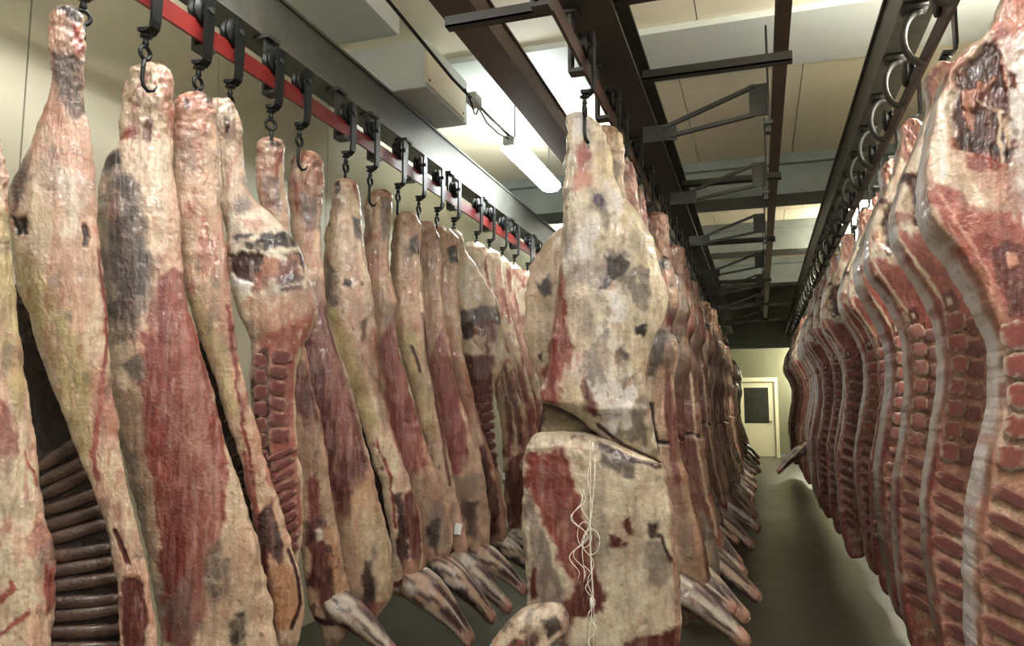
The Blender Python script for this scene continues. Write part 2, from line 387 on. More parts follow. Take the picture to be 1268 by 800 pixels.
# cross struts and triangular braces between the middle beam and the aisle beam
def strut(y, x0, x1, z, lab):
    o = MB().box((x0, y - .03, z), (x1, y + .03, z + .008)).box((x0, y - .03, z), (x1, y - .022, z + .055)).build('cross_strut', M['dsteel'])
    tag(o, lab, 'strut', 'cross struts between the beams'); return o
strut(3.36, -1.45, -.84, CAMZ + 1.90, 'short steel strut reaching left from the middle beam')
strut(3.42, -.60, .0, CAMZ + 1.92, 'steel strut leaving the top of the picture right of the middle beam')
for i, y in enumerate([4.36, 6.7, 9.3, 12.4, 15.4, 18.2]):
    strut(y, -.60, .24, CAMZ + 1.93, 'steel cross strut between middle beam and aisle beam, %s from the camera' % ORD[i])
for i, y in enumerate([4.45, 5.95, 7.6, 9.6, 11.2, 13.2, 15.6]):
    t = empty('brace', (0, y, 0)); tag(t, 'triangular steel brace beside the middle beam, %s from the camera' % ORD[i], 'brace', 'triangular braces in the aisle')
    z = CAMZ
    MB().box((.0, -.006, z + 1.67), (.10, .006, z + 1.86)).build('gusset_plate', M['dsteel'], t)
    MB().box((.075, -.05, z + 1.60), (.125, .05, z + 1.62)).box((.085, -.03, z + 1.56), (.115, .03, z + 1.60)).box((.10, -.03, z + 1.6), (.112, .03, z + 2.2)).build('clamp', M['dsteel'], t)
    MB().box((-.62, -.006, z + 1.58), (-.42, .006, z + 1.68)).build('heel_plate', M['dsteel'], t)
    MB().bar((-.50, 0, z + 1.66), (.03, 0, z + 1.85), .03, .022).build('diagonal', M['dsteel'], t)
    MB().bar((-.50, 0, z + 1.60), (.03, 0, z + 1.68), .03, .022).build('tie', M['dsteel'], t)
# duct and box by the left wall, conduit and junction box
dz = CAMZ
o = MB().box((-2.95, YB + .3, dz + 2.56), (-2.30, 4.50, dz + 2.699)).build('air_duct', M['white']); tag(o, 'pale rectangular duct under the ceiling above the left beam', 'duct')
bevel(o, .012)
t = empty('equipment_box', (0, 0, 0)); tag(t, 'white sheet metal box hanging at the end of the duct', 'box')
o = MB().box((-2.75, 4.52, dz + 2.17), (-2.10, 5.28, dz + 2.52)).build('casing', M['white'], t); bevel(o, .01)
MB().box((-2.10, 4.50, dz + 2.19), (-2.088, 5.2, dz + 2.42)).build('cover', M['ceil'], t)
for yy in (4.54, 5.16):
    MB().tube([(-2.09, yy, dz + 2.22), (-2.08, yy, dz + 2.22)], .008, 8).build('screw', M['zinc'], t)
cb_ = MB().tube([(-1.99, -1.0, dz + 2.44), (-1.99, 1.2, dz + 2.44), (-1.97, 2.9, dz + 2.4), (-1.91, 3.58, dz + 2.26), (-1.91, 4.52, dz + 2.20), (-1.91, 5.3, dz + 2.21), (-1.91, 5.8, dz + 2.23)], .011, 8).build('cable_conduit', M['cable'], None, True)
tag(cb_, 'thin dark cable running along the ceiling to the lit tube', 'cable')
o = MB().box((-1.95, 4.86, dz + 2.17), (-1.87, 5.0, dz + 2.25)).build('junction_box', M['white']); bevel(o, .01); tag(o, 'small white junction box on the ceiling cable', 'junction box')
lp = MB().tube([(-1.89, 4.7, dz + 2.2), (-1.87, 4.78, dz + 2.12), (-1.88, 4.86, dz + 2.08), (-1.89, 4.93, dz + 2.10), (-1.90, 5.0, dz + 2.18), (-1.91, 5.2, dz + 2.14), (-1.92, 5.5, dz + 2.16), (-1.91, 5.75, dz + 2.2)], .007, 6).build('loose_wire', M['cable'], None, True)
tag(lp, 'loose black wire drooping below the junction box', 'wire')

def batten(x, y, z, power, col, label):
    t = empty('batten_light', (x, y, z)); tag(t, label, 'light fitting', 'fluorescent battens of the cold store')
    o = MB().box((-.032, -.72, .034), (.032, .72, .06)).build('body', M['white'], t); bevel(o, .006)
    m = MB(); pts = [(0, -.70 + 1.4 * i / 16, -.005) for i in range(17)]
    m.tube(pts, [.04 + .032 * min(1, 4 * min(i, 16 - i) / 4) for i in range(17)], 16, flat=(1.45, .8)).build('diffuser', tube_mat(power, col), t, True)
    for e in (-1, 1): MB().box((-.05, e * .70, -.03), (.05, e * .725, .04)).build('end_cap', M['white'], t)
    for yy in (-.55, .55):
        MB().tube([(0, yy, .06), (0, yy, ZC - z)], .006, 6).build('suspension_rod', M['zinc'], t)
    return t
batten(*TUBES[0], 'fluorescent batten over the left aisle above the nearest sides')
batten(*TUBES[1], 'fluorescent batten over the right aisle above the camera')
batten(*TUBES[2], 'bright fluorescent batten hanging between the left and middle rows')
batten(*TUBES[3], 'fluorescent batten hidden behind the middle row, deep in the left aisle')
batten(*TUBES[4], 'warm fluorescent batten near the far door')
batten(*TUBES[5], 'warm fluorescent batten above the far part of the right row')
batten(*TUBES[6], 'fluorescent batten behind the camera')
batten(*TUBES[7], 'added fluorescent batten, unseen behind the right row, lightening the ceiling')

# ------------------------------------------------------------------ trolley hooks
def trolley_meshes():
    me = {}
    m = MB()   # roller, axis along x, riding on the rail top (z measured from rail centre)
    prof = [(-.022, .0), (-.022, .062), (-.014, .066), (-.008, .05), (.008, .05), (.014, .066), (.022, .062), (.022, .0)]
    n = 20; v = []; f = []
    for a, r in prof:
        for k in range(n):
            t = 2 * math.pi * k / n; v.append((a, r * math.cos(t), .09 + r * math.sin(t)))
    for i in range(len(prof) - 1):
        for k in range(n): f.append((i * n + k, (i + 1) * n + k, (i + 1) * n + (k + 1) % n, i * n + (k + 1) % n))
    m.add(v, f)
    me['roller'] = m.mesh('roller', M['black'], True)
    # axle bolt
    me['axle_bolt'] = MB().tube([(.02, 0, .09), (.058, 0, .09)], .014, 8).mesh('axle_bolt', M['zinc'])
    # strap: flat bar in front of the rail, cranked back under it
    m = MB(); th = .012
    path = [(.045, .155), (.045, .06), (.045, -.11), (.040, -.14), (.022, -.150), (-.012, -.150)]
    wid = [.026, .030, .024, .024, .028, .034]
    v = []
    for (x, z), w in zip(path, wid):
        v += [(x - th / 2, -w, z), (x + th / 2, -w, z), (x + th / 2, w, z), (x - th / 2, w, z)]
    # give the horizontal toe its own thickness
    for i in (4, 5):
        x, z = path[i]; w = wid[i]
        v[i * 4:i * 4 + 4] = [(x, -w, z - .008), (x, -w, z + .008), (x, w, z + .008), (x, w, z - .008)] if False else [(x, -w, z + .007), (x, -w, z - .009), (x, w, z - .009), (x, w, z + .007)]
    f = []
    for i in range(len(path) - 1):
        for k in range(4): f.append((i * 4 + k, i * 4 + (k + 1) % 4, i * 4 + 4 + (k + 1) % 4, i * 4 + 4 + k))
    f += [(3, 2, 1, 0), tuple(len(path) * 4 - 4 + k for k in range(4))]
    m.add(v, f)
    me['strap'] = m.mesh('strap', M['black'])
    # swivel stud under the toe
    m = MB().tube([(0, 0, -.158), (0, 0, -.166), (0, 0, -.172), (0, 0, -.176), (0, 0, -.184), (0, 0, -.2), (0, 0, -.212)], [.012, .024, .024, .010, .010, .014, .008], 10)
    me['swivel'] = m.mesh('swivel', M['black'], True)
    # eye and hook
    m = MB().torus((0, 0, -.238), .026, .0085, 'x', 18, 8)
    pts = [(0, -.004, -.262), (0, -.006, -.30), (0, -.008, -.345), (.004, -.004, -.375), (.012, .012, -.392), (.02, .034, -.384), (.024, .046, -.36)]
    m.tube(pts, [.009, .009, .009, .009, .008, .006, .003], 8)
    me['hook'] = m.mesh('hook', M['black'], True)
    return me
TM = trolley_meshes()
def trolley(row, y, label, yaw=0.0, drop=0.0, dx=0.0):
    s = -1 if row == 'middle' else 1
    t = empty('trolley_hook', (RX[row] + dx, y, RAILZ), 0)
    tag(t, label, 'hook', 'trolley hooks on the %s rail' % row)
    for k, me in TM.items():
        o = inst(k, me, t)
        if k in ('swivel', 'hook'): o.rotation_euler = (0, 0, yaw)
    return t

# ------------------------------------------------------------------ beef sides
C = {k: lin(v) for k, v in dict(
    cream=(226, 205, 178), fat=(219, 190, 162), yellow=(202, 186, 138), olive=(160, 148, 104), white=(232, 224, 208), pink=(214, 160, 140), rose=(190, 108, 98),
    red=(166, 76, 68), deep=(124, 48, 44), dark=(78, 26, 28), black=(40, 20, 20), grey=(150, 138, 128), slate=(104, 96, 94), bruise=(66, 52, 54),
    orange=(196, 146, 108), purple=(58, 44, 104), brown=(122, 84, 62), flesh=(196, 140, 116), blue=(196, 202, 206), tan=(184, 152, 126), ivory=(226, 214, 190), snow=(255, 252, 248), milk=(246, 236, 214)).items()}

def Pg(pts, col, soft=2.5, warp=5.0, mus=0.0, a=1.0, disp=0.0, ws=14.0):
    return dict(t='p', pts=np.array(pts, float), col=C[col] if isinstance(col, str) else col, soft=soft, warp=warp, mus=mus, a=a, disp=disp, ws=ws)
def St(pts, w, col, soft=1.5, warp=3.0, mus=0.0, a=1.0, disp=0.0, ws=14.0):
    return dict(t='s', pts=np.array(pts, float), w=w, col=C[col] if isinstance(col, str) else col, soft=soft, warp=warp, mus=mus, a=a, disp=disp, ws=ws)
def Bl(scale, thr, col, a=0.7, sy=0.5, seed=0, soft=0.16, mus=0.0, box=None, disp=0.0):
    """scattered blotches from noise in the plane of the face (pixel-sized cells), optionally inside a box"""
    return dict(t='n', scale=scale, thr=thr, col=C[col], a=a, sy=sy, seed=seed, soft=soft, mus=mus, box=box, disp=disp)
def sd_poly(P, poly):
    d = np.full(len(P), 1e9); ins = np.zeros(len(P), bool); n = len(poly)
    for i in range(n):
        a, b = poly[i], poly[(i + 1) % n]; e = b - a; w = P - a
        t = np.clip((w @ e) / (e @ e + 1e-9), 0, 1); q = w - t[:, None] * e
        d = np.minimum(d, np.hypot(q[:, 0], q[:, 1]))
        c = (a[1] > P[:, 1]) != (b[1] > P[:, 1])
        xi = a[0] + (P[:, 1] - a[1]) / (b[1] - a[1] if abs(b[1] - a[1]) > 1e-9 else 1e-9) * (b[0] - a[0])
        ins ^= c & (P[:, 0] < xi)
    return np.where(ins, -d, d)
def sd_line(P, ln, w):
    d = np.full(len(P), 1e9)
    for i in range(len(ln) - 1):
        a, b = ln[i], ln[i + 1]; e = b - a; q = P - a
        t = np.clip((q @ e) / (e @ e + 1e-9), 0, 1); q = q - t[:, None] * e
        d = np.minimum(d, np.hypot(q[:, 0], q[:, 1]))
    return d - w / 2
def paint(P2, patches, base, seed):
    n = len(P2)
    Pn = np.c_[P2, np.zeros(n)]
    col = np.tile(C[base], (n, 1)); mus = np.zeros(n); dis = np.zeros(n)
    for i, p in enumerate(patches):
        sd = seed + 31 * i
        if p['t'] == 'n':
            if p['box'] is not None: x0, y0, x1, y1 = p['box']; mg = 8
            else: x0 = y0 = -1e9; x1 = y1 = 1e9; mg = 0
        else:
            x0, y0 = p['pts'].min(0); x1, y1 = p['pts'].max(0); mg = p['warp'] * 2 + p['soft'] * 1.5 + 4 + p.get('w', 0)
        ix = np.nonzero((P2[:, 0] > x0 - mg) & (P2[:, 0] < x1 + mg) & (P2[:, 1] > y0 - mg) & (P2[:, 1] < y1 + mg))[0]
        if not len(ix): continue
        Q2 = P2[ix]; Qn = Pn[ix]; k_ = len(ix)
        if p['t'] == 'n':
            v = fbm(np.c_[Q2[:, 0] / p['scale'], Q2[:, 1] / p['scale'] * p['sy'], np.full(k_, p['seed'] * 3.7 + seed)], sd, 4)
            m = sstep(p['thr'], p['thr'] + p['soft'], v)
            if p['box'] is not None:
                m = m * sstep(x0 - 4, x0 + 4, Q2[:, 0]) * (1 - sstep(x1 - 4, x1 + 4, Q2[:, 0])) * sstep(y0 - 6, y0 + 6, Q2[:, 1]) * (1 - sstep(y1 - 6, y1 + 6, Q2[:, 1]))
        else:
            wv = np.c_[fbm(Qn / p['ws'], sd, 3), fbm(Qn / p['ws'] + 9.1, sd + 5, 3)] * p['warp'] * 1.6
            wv = wv + np.c_[fbm(Qn / 4.0, sd + 2, 2), 1.5 * fbm(Qn / 4.0 + 5.5, sd + 7, 2)] * min(3.0, .5 * p['warp'])
            Q = Q2 + wv
            d = sd_poly(Q, p['pts']) if p['t'] == 'p' else sd_line(Q, p['pts'], p['w'])
            sf = p['soft'] * (1.0 if p['t'] == 'p' else .9)
            m = 1 - sstep(-sf, sf, d)
            if p['t'] == 'p': m = m * (1 - .28 * sstep(.08, .4, fbm(np.c_[Q2[:, 0] / 7, Q2[:, 1] / 24, np.full(k_, sd * .7)], sd + 13, 3)))
        m = m * p['a']
        col[ix] = col[ix] * (1 - m[:, None]) + p['col'] * m[:, None]
        mus[ix] = mus[ix] * (1 - m) + p['mus'] * m
        dis[ix] += p['disp'] * m
    return col, mus, dis

def interp_rows(rows, m):
    R = np.array(rows, float)
    y = R[:, 0]
    # spacing: equal in y
    yy = np.linspace(y[0], y[-1], m)
    def mono(v):   # monotone-ish cubic (Fritsch-Carlson)
        h = np.diff(y); dl = np.diff(v) / h
        t = np.empty_like(v); t[1:-1] = np.where(dl[:-1] * dl[1:] > 0, 2 * dl[:-1] * dl[1:] / (dl[:-1] + dl[1:] + 1e-12), 0); t[0] = dl[0]; t[-1] = dl[-1]
        k = np.clip(np.searchsorted(y, yy) - 1, 0, len(y) - 2); s = (yy - y[k]) / h[k]
        return v[k] * (2 * s**3 - 3 * s**2 + 1) + h[k] * t[k] * (s**3 - 2 * s**2 + s) + v[k + 1] * (-2 * s**3 + 3 * s**2) + h[k] * t[k + 1] * (s**3 - s**2)
    return yy, mono(R[:, 1]), mono(R[:, 2]), (mono(R[:, 3]) if R.shape[1] > 3 else None)

def body_mesh(name, rows, anchor, patches, base='cream', seed=1, thick=0.5, tmax=.22, tmin=.05, frame=None, tf=None, p=0.85, lump=.009, ncol=None, mrow=None, back=0.0, mat=None, edge=1.5, depth=None, outer=None, veil=1.0):
    """one continuous lofted body. rows: (y, left, right[, bulge]) outline of the piece as it hangs at its own place `anchor`
    (world x, y); thickness grows with the width. Returns a mesh whose origin is the anchor at floor level."""
    ax, ay = anchor
    if frame is None:
        v = np.array([ax, ay]) / math.hypot(ax, ay)
    else:
        v = np.array(frame, float); v /= np.linalg.norm(v)
    a = np.array([v[1], -v[0]])
    ym = rows[-1][0] - rows[0][0]; wm = max(r[2] - r[1] for r in rows)
    mrow = mrow or int(np.clip(ym / 1.9, 40, 420)); ncol = ncol or int(np.clip(wm * 1.5, 40, 230))
    yy, xl, xr, bl = interp_rows(rows, mrow)
    # outline ragged
    rn = np.c_[yy / 9.0, np.zeros(mrow), np.full(mrow, seed * 1.7)]
    rl_ = np.c_[yy / 26.0, np.zeros(mrow), np.full(mrow, seed * 2.1)]
    xl = xl + edge * fbm(rn, seed, 3) + 2 * edge * fbm(rl_, seed + 6, 2); xr = xr + edge * fbm(rn + 5.5, seed + 3, 3) + 2 * edge * fbm(rl_ + 3.3, seed + 8, 2)
    xr = np.maximum(xr, xl + 1.0)
    # unproject outline to the plane through the anchor
    def un(px, py):
        d = (RM.T @ np.array([(px - W / 2) / F, -(py - H / 2) / F, np.ones_like(px)])).T
        s = (ax * v[0] + ay * v[1]) / (d[:, 0] * v[0] + d[:, 1] * v[1])
        q = C0 + d * s[:, None]
        return (q[:, 0] - ax) * a[0] + (q[:, 1] - ay) * a[1], q[:, 2]
    ul, zl = un(xl, yy); ur, zr = un(xr, yy)
    th = np.linspace(0, 2 * np.pi, 4001)
    dx_ = np.sign(np.cos(th)) * np.abs(np.cos(th)) ** p; dy_ = np.sign(np.sin(th)) * np.abs(np.sin(th)) ** p
    arc = np.r_[0, np.cumsum(np.hypot(np.diff(dx_), np.diff(dy_) * np.where(dy_[1:] < 0, .55, .35)))]
    tt = (np.arange(ncol) + .5) / ncol * arc[-1]
    sx = np.interp(tt, arc, dx_); sy = np.interp(tt, arc, dy_)
    s01 = (sx + 1) / 2
    U = ul[:, None] * (1 - s01) + ur[:, None] * s01
    Z = zl[:, None] * (1 - s01) + zr[:, None] * s01
    hw = np.abs(ur - ul)
    T = np.clip(hw * thick, tmin, tmax)
    ends = np.minimum(1, np.minimum(np.arange(mrow) + .6, mrow - .4 - np.arange(mrow)) / 5.0)
    T = T * np.sqrt(np.clip(ends, 0, 1))
    if bl is not None: T = T * bl
    if tf is None: Bf, Bb = T / 2, T / 2
    else: Bf, Bb = np.minimum(T / 2, tf), T
    Bd = np.where(sy < 0, sy * Bf[:, None], sy * Bb[:, None]) + back
    if depth is not None: Bd = Bd + np.interp(yy, [q[0] for q in depth], [q[1] for q in depth])[:, None]
    PX = xl[:, None] * (1 - s01) + xr[:, None] * s01
    PY = np.repeat(yy[:, None], ncol, 1)
    P2 = np.c_[PX.ravel(), PY.ravel()]
    co, mus, dis = paint(P2, patches, base, seed)
    if outer is not None:   # the skin side of a sawn half: its own fat cover
        co2, mus2, _ = paint(P2, outer[1], outer[0], seed + 500)
        w_ = np.repeat(sstep(.05, .35, sy)[None, :], mrow, 0).ravel()
        co = co * (1 - w_[:, None]) + co2 * w_[:, None]; mus = mus * (1 - w_) + mus2 * w_
    # overall variation of the tissue: long streaks, fine grain, veins and membrane lines
    nP = len(P2); sdz = np.full(nP, seed * 1.31)
    tv = fbm(np.c_[P2 / 30.0, sdz], seed + 77, 3); stv = fbm(np.c_[P2[:, 0] / 5.0, P2[:, 1] / 42.0, sdz], seed + 78, 3); fg = fbm(np.c_[P2 / 4.0, sdz], seed + 79, 2)
    wx = 5 * fbm(np.c_[P2 / 16.0, sdz + 3], seed + 80, 2)
    rid = 1 - np.abs(fbm(np.c_[(P2[:, 0] + wx) / 17.0, P2[:, 1] / 44.0, sdz + 8], seed + 81, 2)) * 3.2
    rid2 = 1 - np.abs(fbm(np.c_[(P2[:, 0] + wx) / 11.0, (P2[:, 1] + wx) / 14.0, sdz + 5], seed + 82, 2)) * 3.2
    def mx(c, k, m): return c * (1 - m[:, None]) + C[k] * m[:, None]
    pale = sstep(.10, .30, co[:, 1]) * veil
    co = mx(co, 'rose', sstep(.82, .98, rid) * .34 * pale * sstep(-.1, .25, tv))
    co = mx(co, 'white', sstep(.82, .97, rid2) * .34 * sstep(-.05, .3, -tv + .1) * (1 - mus) * pale)
    co = mx(co, 'slate', sstep(.22, .5, fbm(np.c_[P2[:, 0] / 22., P2[:, 1] / 40., sdz + 21], seed + 83, 4)) * .42 * pale)
    co = mx(co, 'rose', sstep(.12, .5, fbm(np.c_[P2[:, 0] / 20., P2[:, 1] / 55., sdz + 31], seed + 84, 4)) * .32 * pale)
    co = co * (1 + .22 * tv + .26 * stv + .16 * fg)[:, None]
    lum = np.clip(co @ np.array([.25, .6, .15]), .01, 1.5)
    co = co * ((lum / .36) ** .28)[:, None]
    relief = .0008 * sstep(.75, 1, rid2) + .0015 * sstep(.78, 1, rid) + .0025 * stv
    knob = np.exp(-np.clip(P2[:, 1] - rows[0][0], 0, None) / (.09 * ym)) if ym > 350 else np.zeros(nP)
    relief = relief + knob * (.020 * fbm(np.c_[P2 / 13.0, sdz], seed + 85, 3) + .010 * fbm(np.c_[P2 / 6.0, sdz], seed + 86, 2))
    co = mx(co, 'deep', np.clip(knob * 1.1, 0, 1) * sstep(.15, .4, fbm(np.c_[P2 / 9.0, sdz + 4], seed + 87, 3)) * .7)
    dis = dis + relief
    X = ax + U * a[0] + Bd * v[0]; Y = ay + U * a[1] + Bd * v[1]
    V = np.stack([X, Y, Z], -1).reshape(-1, 3)
    # outward direction in plan and lumps
    nx = (sx[None, :] * T[:, None] / 2); ny = (sy[None, :] * hw[:, None] / 2)
    ln = np.sqrt(nx**2 + ny**2) + 1e-9; nx /= ln; ny /= ln
    nd = np.stack([nx * a[0] + ny * v[0], nx * a[1] + ny * v[1], np.zeros_like(nx)], -1).reshape(-1, 3)
    lm = fbm(V * np.array([9, 9, 5.0]) + seed, seed + 11, 4) * lump + fbm(V * np.array([30, 30, 7.0]) + seed, seed + 19, 3) * lump * .45
    V = V + nd * (lm + dis)[:, None]
    V = V - np.array([ax, ay, 0])
    nv = len(V)
    V = np.vstack([V, V[:ncol].mean(0) + [0, 0, .004], V[-ncol:].mean(0) - [0, 0, .004]])
    i = np.arange(mrow - 1)[:, None] * ncol; k = np.arange(ncol)[None, :]; k2 = (k + 1) % ncol
    q = np.stack([i + k, i + ncol + k, i + ncol + k2, i + k2], -1).reshape(-1, 4)
    kk = np.arange(ncol)
    t0 = np.stack([np.full(ncol, nv), kk, (kk + 1) % ncol], -1); o_ = (mrow - 1) * ncol
    t1 = np.stack([np.full(ncol, nv + 1), o_ + (kk + 1) % ncol, o_ + kk], -1)
    me = bpy.data.meshes.new(name)
    me.vertices.add(len(V)); me.vertices.foreach_set('co', V.ravel())
    lp_ = np.concatenate([q.ravel(), t0.ravel(), t1.ravel()])
    ls = np.concatenate([np.arange(len(q)) * 4, len(q) * 4 + np.arange(2 * ncol) * 3])
    me.loops.add(len(lp_)); me.loops.foreach_set('vertex_index', lp_)
    me.polygons.add(len(ls)); me.polygons.foreach_set('loop_start', ls)
    me.polygons.foreach_set('use_smooth', np.ones(len(ls), bool))
    me.update(calc_edges=True); me.validate()
    at = me.color_attributes.new('Col', 'FLOAT_COLOR', 'POINT')
    al = np.c_[co, mus]; al = np.vstack([al, al[:1], al[-1:]])
    at.data.foreach_set('color', np.clip(al, 0, 1).astype(np.float32).ravel())
    me.materials.append(mat or MEAT)
    return me

def colour_mesh(me, fn):
    """give a small mesh a Col attribute from its vertex positions"""
    n = len(me.vertices); v = np.empty(n * 3); me.vertices.foreach_get('co', v); v = v.reshape(-1, 3)
    c, mus = fn(v)
    at = me.color_attributes.new('Col', 'FLOAT_COLOR', 'POINT')
    at.data.foreach_set('color', np.clip(np.c_[c, mus], 0, 1).astype(np.float32).ravel())
    return me

# lobed pad used for vertebrae and rib ends (local x across, y towards viewer is -, z up), unit size
def pad_mesh(name, c_in, c_rim, nx=8, nz=7, seed=0, mus=.3):
    m = MB(); v = []; f = []
    rng = np.random.RandomState(seed)
    for j in range(nz + 1):
        for i in range(nx + 1):
            x = i / nx * 2 - 1; z = j / nz * 2 - 1
            # square -> rounded square
            k = 1 - .27 * (abs(x) ** 2 * abs(z) ** 2)
            e = max(abs(x), abs(z))
            y = -(1 - e ** 4) * (.75 + .25 * rng.rand()) if e < .999 else .35
            jx, jz = (rng.rand(2) - .5) * .16
            v.append((x * k / 2 + jx * .5, y, z * k / 2 + jz * .5))
    for j in range(nz):
        for i in range(nx):
            a = j * (nx + 1) + i; f.append((a, a + 1, a + nx + 2, a + nx + 1))
    m.add(v, f); me = m.mesh(name, MEAT, True)
    def fn(v):
        e = np.maximum(abs(v[:, 0]), abs(v[:, 2])) * 2
        t = sstep(.66, .95, e + .25 * vnoise(v * 6 + seed, seed))
        c = C[c_in] * (1 + .25 * vnoise(v * 5 + 3 + seed, seed)[:, None]); return c * (1 - t[:, None]) + C[c_rim] * t[:, None], np.full(len(v), mus) * (1 - t)
    return colour_mesh(me, fn)
VERT = [pad_mesh('vertebra', 'deep', 'pink', seed=s) for s in range(4)]
VERTR = [pad_mesh('vertebra', 'red', 'ivory', seed=10 + s) for s in range(4)]
PROC = [pad_mesh('spinous_process', 'deep', 'pink', 9, 6, seed=20 + s) for s in range(4)]
RIBP = [pad_mesh('rib', 'tan', 'brown', 9, 5, seed=30 + s, mus=0) for s in range(3)]

# fore shank: along local +x from the elbow to the sawn end, length 1, radius profile in units of length
def shank_mesh(name, seed, thick=1.0):
    n, m_ = 26, 40; v = []; 
    th = 2 * np.pi * np.arange(n) / n
    for i in range(m_):
        t = i / (m_ - 1)
        r = np.interp(t, [0, .12, .3, .55, .78, .88, .96, 1.0], [.12, .20, .195, .145, .098, .092, .085, .055]) * thick
        rr = r * (1 + .10 * np.cos(3 * th + seed) + .06 * np.cos(5 * th + 2.1 * seed + 3 * t))
        bend = .05 * math.sin(t * math.pi)
        v.append(np.c_[np.full(n, t), rr * np.cos(th), rr * np.sin(th) * .85 + bend])
    v = np.concatenate(v)
    f = [(i * n + k, i * n + (k + 1) % n, (i + 1) * n + (k + 1) % n, (i + 1) * n + k) for i in range(m_ - 1) for k in range(n)]
    f += [tuple(range(n - 1, -1, -1)), tuple((m_ - 1) * n + k for k in range(n))]
    me = MB().add(v, f).mesh(name, MEAT, True)
    def fn(v):
        ang = np.arctan2(v[:, 2], v[:, 1])
        q = np.c_[np.cos(ang) * 1.5, np.sin(ang) * 1.5, v[:, 0] * 1.6 + seed]
        s1 = fbm(q * 1.6, seed, 3); s2 = fbm(q * np.array([3.4, 3.4, 1.2]) + 4, seed + 3, 3)
        c = np.tile(C['bruise'], (len(v), 1)) * .9
        def mix(c, col, m): return c * (1 - m[:, None]) + C[col] * m[:, None]
        c = mix(c, 'dark', sstep(-.1, .15, s1) * .8)
        c = mix(c, 'fat', sstep(.02, .22, s2) * .85); c = mix(c, 'pink', sstep(.1, .4, fbm(q * 2.4 + 20, seed + 4, 3)) * .5)
        c = mix(c, 'white', sstep(.12, .34, fbm(q * np.array([6, 6, .9]) + 8, seed + 9, 3)) * .85)
        c = mix(c, 'pink', sstep(.80, .92, v[:, 0]) * .8)
        c = mix(c, 'deep', sstep(.965, .99, v[:, 0]) * .5)
        return c, np.full(len(v), .0)
    return colour_mesh(me, fn)
SHANK = [shank_mesh('fore_shank', s) for s in (1, 2, 3)]
CUTB = MB().tube([(0, 0, 0), (.012, 0, 0), (.016, 0, 0)], [.30, .30, .22], 12).mesh('cut_bone', M['bone'], True)

def place_shank(side, p0, p1, k=0, fat=1.0):
    """p0, p1 world points; child of side"""
    p0 = np.array(p0, float); p1 = np.array(p1, float); d = p1 - p0; L_ = np.linalg.norm(d)
    base = np.array(side.location)
    o = inst('fore_shank', SHANK[k % 3], side, tuple(p0 - base), (0, -math.asin(d[2] / L_), math.atan2(d[1], d[0])), (L_, L_ * fat, L_ * fat))
    c = inst('cut_bone', CUTB, o, (.985, 0, 0), (0, 0, 0), (1.2, .17, .17))
    return o

def side_at(anchor, label, group, hooklabel=None, row=None, hook_px=None, yaw=0.0, hx=None):
    t = empty('beef_side', (anchor[0], anchor[1], 0)); tag(t, label, 'beef side', group); return t

def px_on(anchor, px, py, depth=0.0, frame=None):
    """world point of a pixel on the hanging plane of a side"""
    v = np.array(frame if frame is not None else anchor, float); v = v / np.linalg.norm(v)
    d = ray(px, py); s = (anchor[0] * v[0] + anchor[1] * v[1] + depth) / (d[0] * v[0] + d[1] * v[1])
    return C0 + d * s

# ================================================================== LEFT ROW
GL = 'beef sides in the left row'
def yl(px, py=300):   # place along the left rail for a hook seen at this pixel column
    return float(atX(px, py, RX['left'])[1])
def ylx(px, X, py=300): return float(atX(px, py, X)[1])
def generic_fat(seed):
    return [Bl(60, .12, 'pink', .45, .35, seed), Bl(46, .22, 'grey', .55, .4, seed + 1), Bl(26, .34, 'rose', .6, .4, seed + 2), Bl(14, .42, 'bruise', .6, .5, seed + 3), Bl(34, .2, 'white', .45, .3, seed + 4)]
def make_side(anchor, label, group, rows, patches, base='cream', seed=1, name='body', **kw):
    t = side_at(anchor, label, group)
    me = body_mesh(name, rows, anchor, patches, base, seed, **kw)
    inst(name, me, t)
    return t
def add_piece(t, anchor, name, rows, patches, base, seed, **kw):
    return inst(name, body_mesh(name, rows, anchor, patches, base, seed, **kw), t)
def rib_bars(t, anchor, segs, depth, r=.012, back=0.0):
    """curved ribs across the open chest: (x0,y0,x1,y1) each"""
    for i, (x0, y0, x1, y1) in enumerate(segs):
        a = px_on(anchor, x0, y0, depth + back); b = px_on(anchor, x1, y1, depth)
        base = np.array(t.location); pts = []
        for k in range(7):
            s = k / 6; q = a * (1 - s) + b * s
            n = np.array([anchor[0], anchor[1], 0]); n /= np.linalg.norm(n)
            pts.append(q - base + n * (-.018 * math.sin(s * math.pi)))
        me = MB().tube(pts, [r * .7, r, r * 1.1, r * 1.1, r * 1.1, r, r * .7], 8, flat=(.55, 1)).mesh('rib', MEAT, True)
        colour_mesh(me, lambda v: ((C['tan'] * .22 + C['slate'] * .22 + C['dark'] * .3) * (1 + .8 * fbm(v * 28 + i, i, 3)[:, None]), np.zeros(len(v))))  # rib colour darkened to carry the shade inside the chest
        inst('rib', me, t)

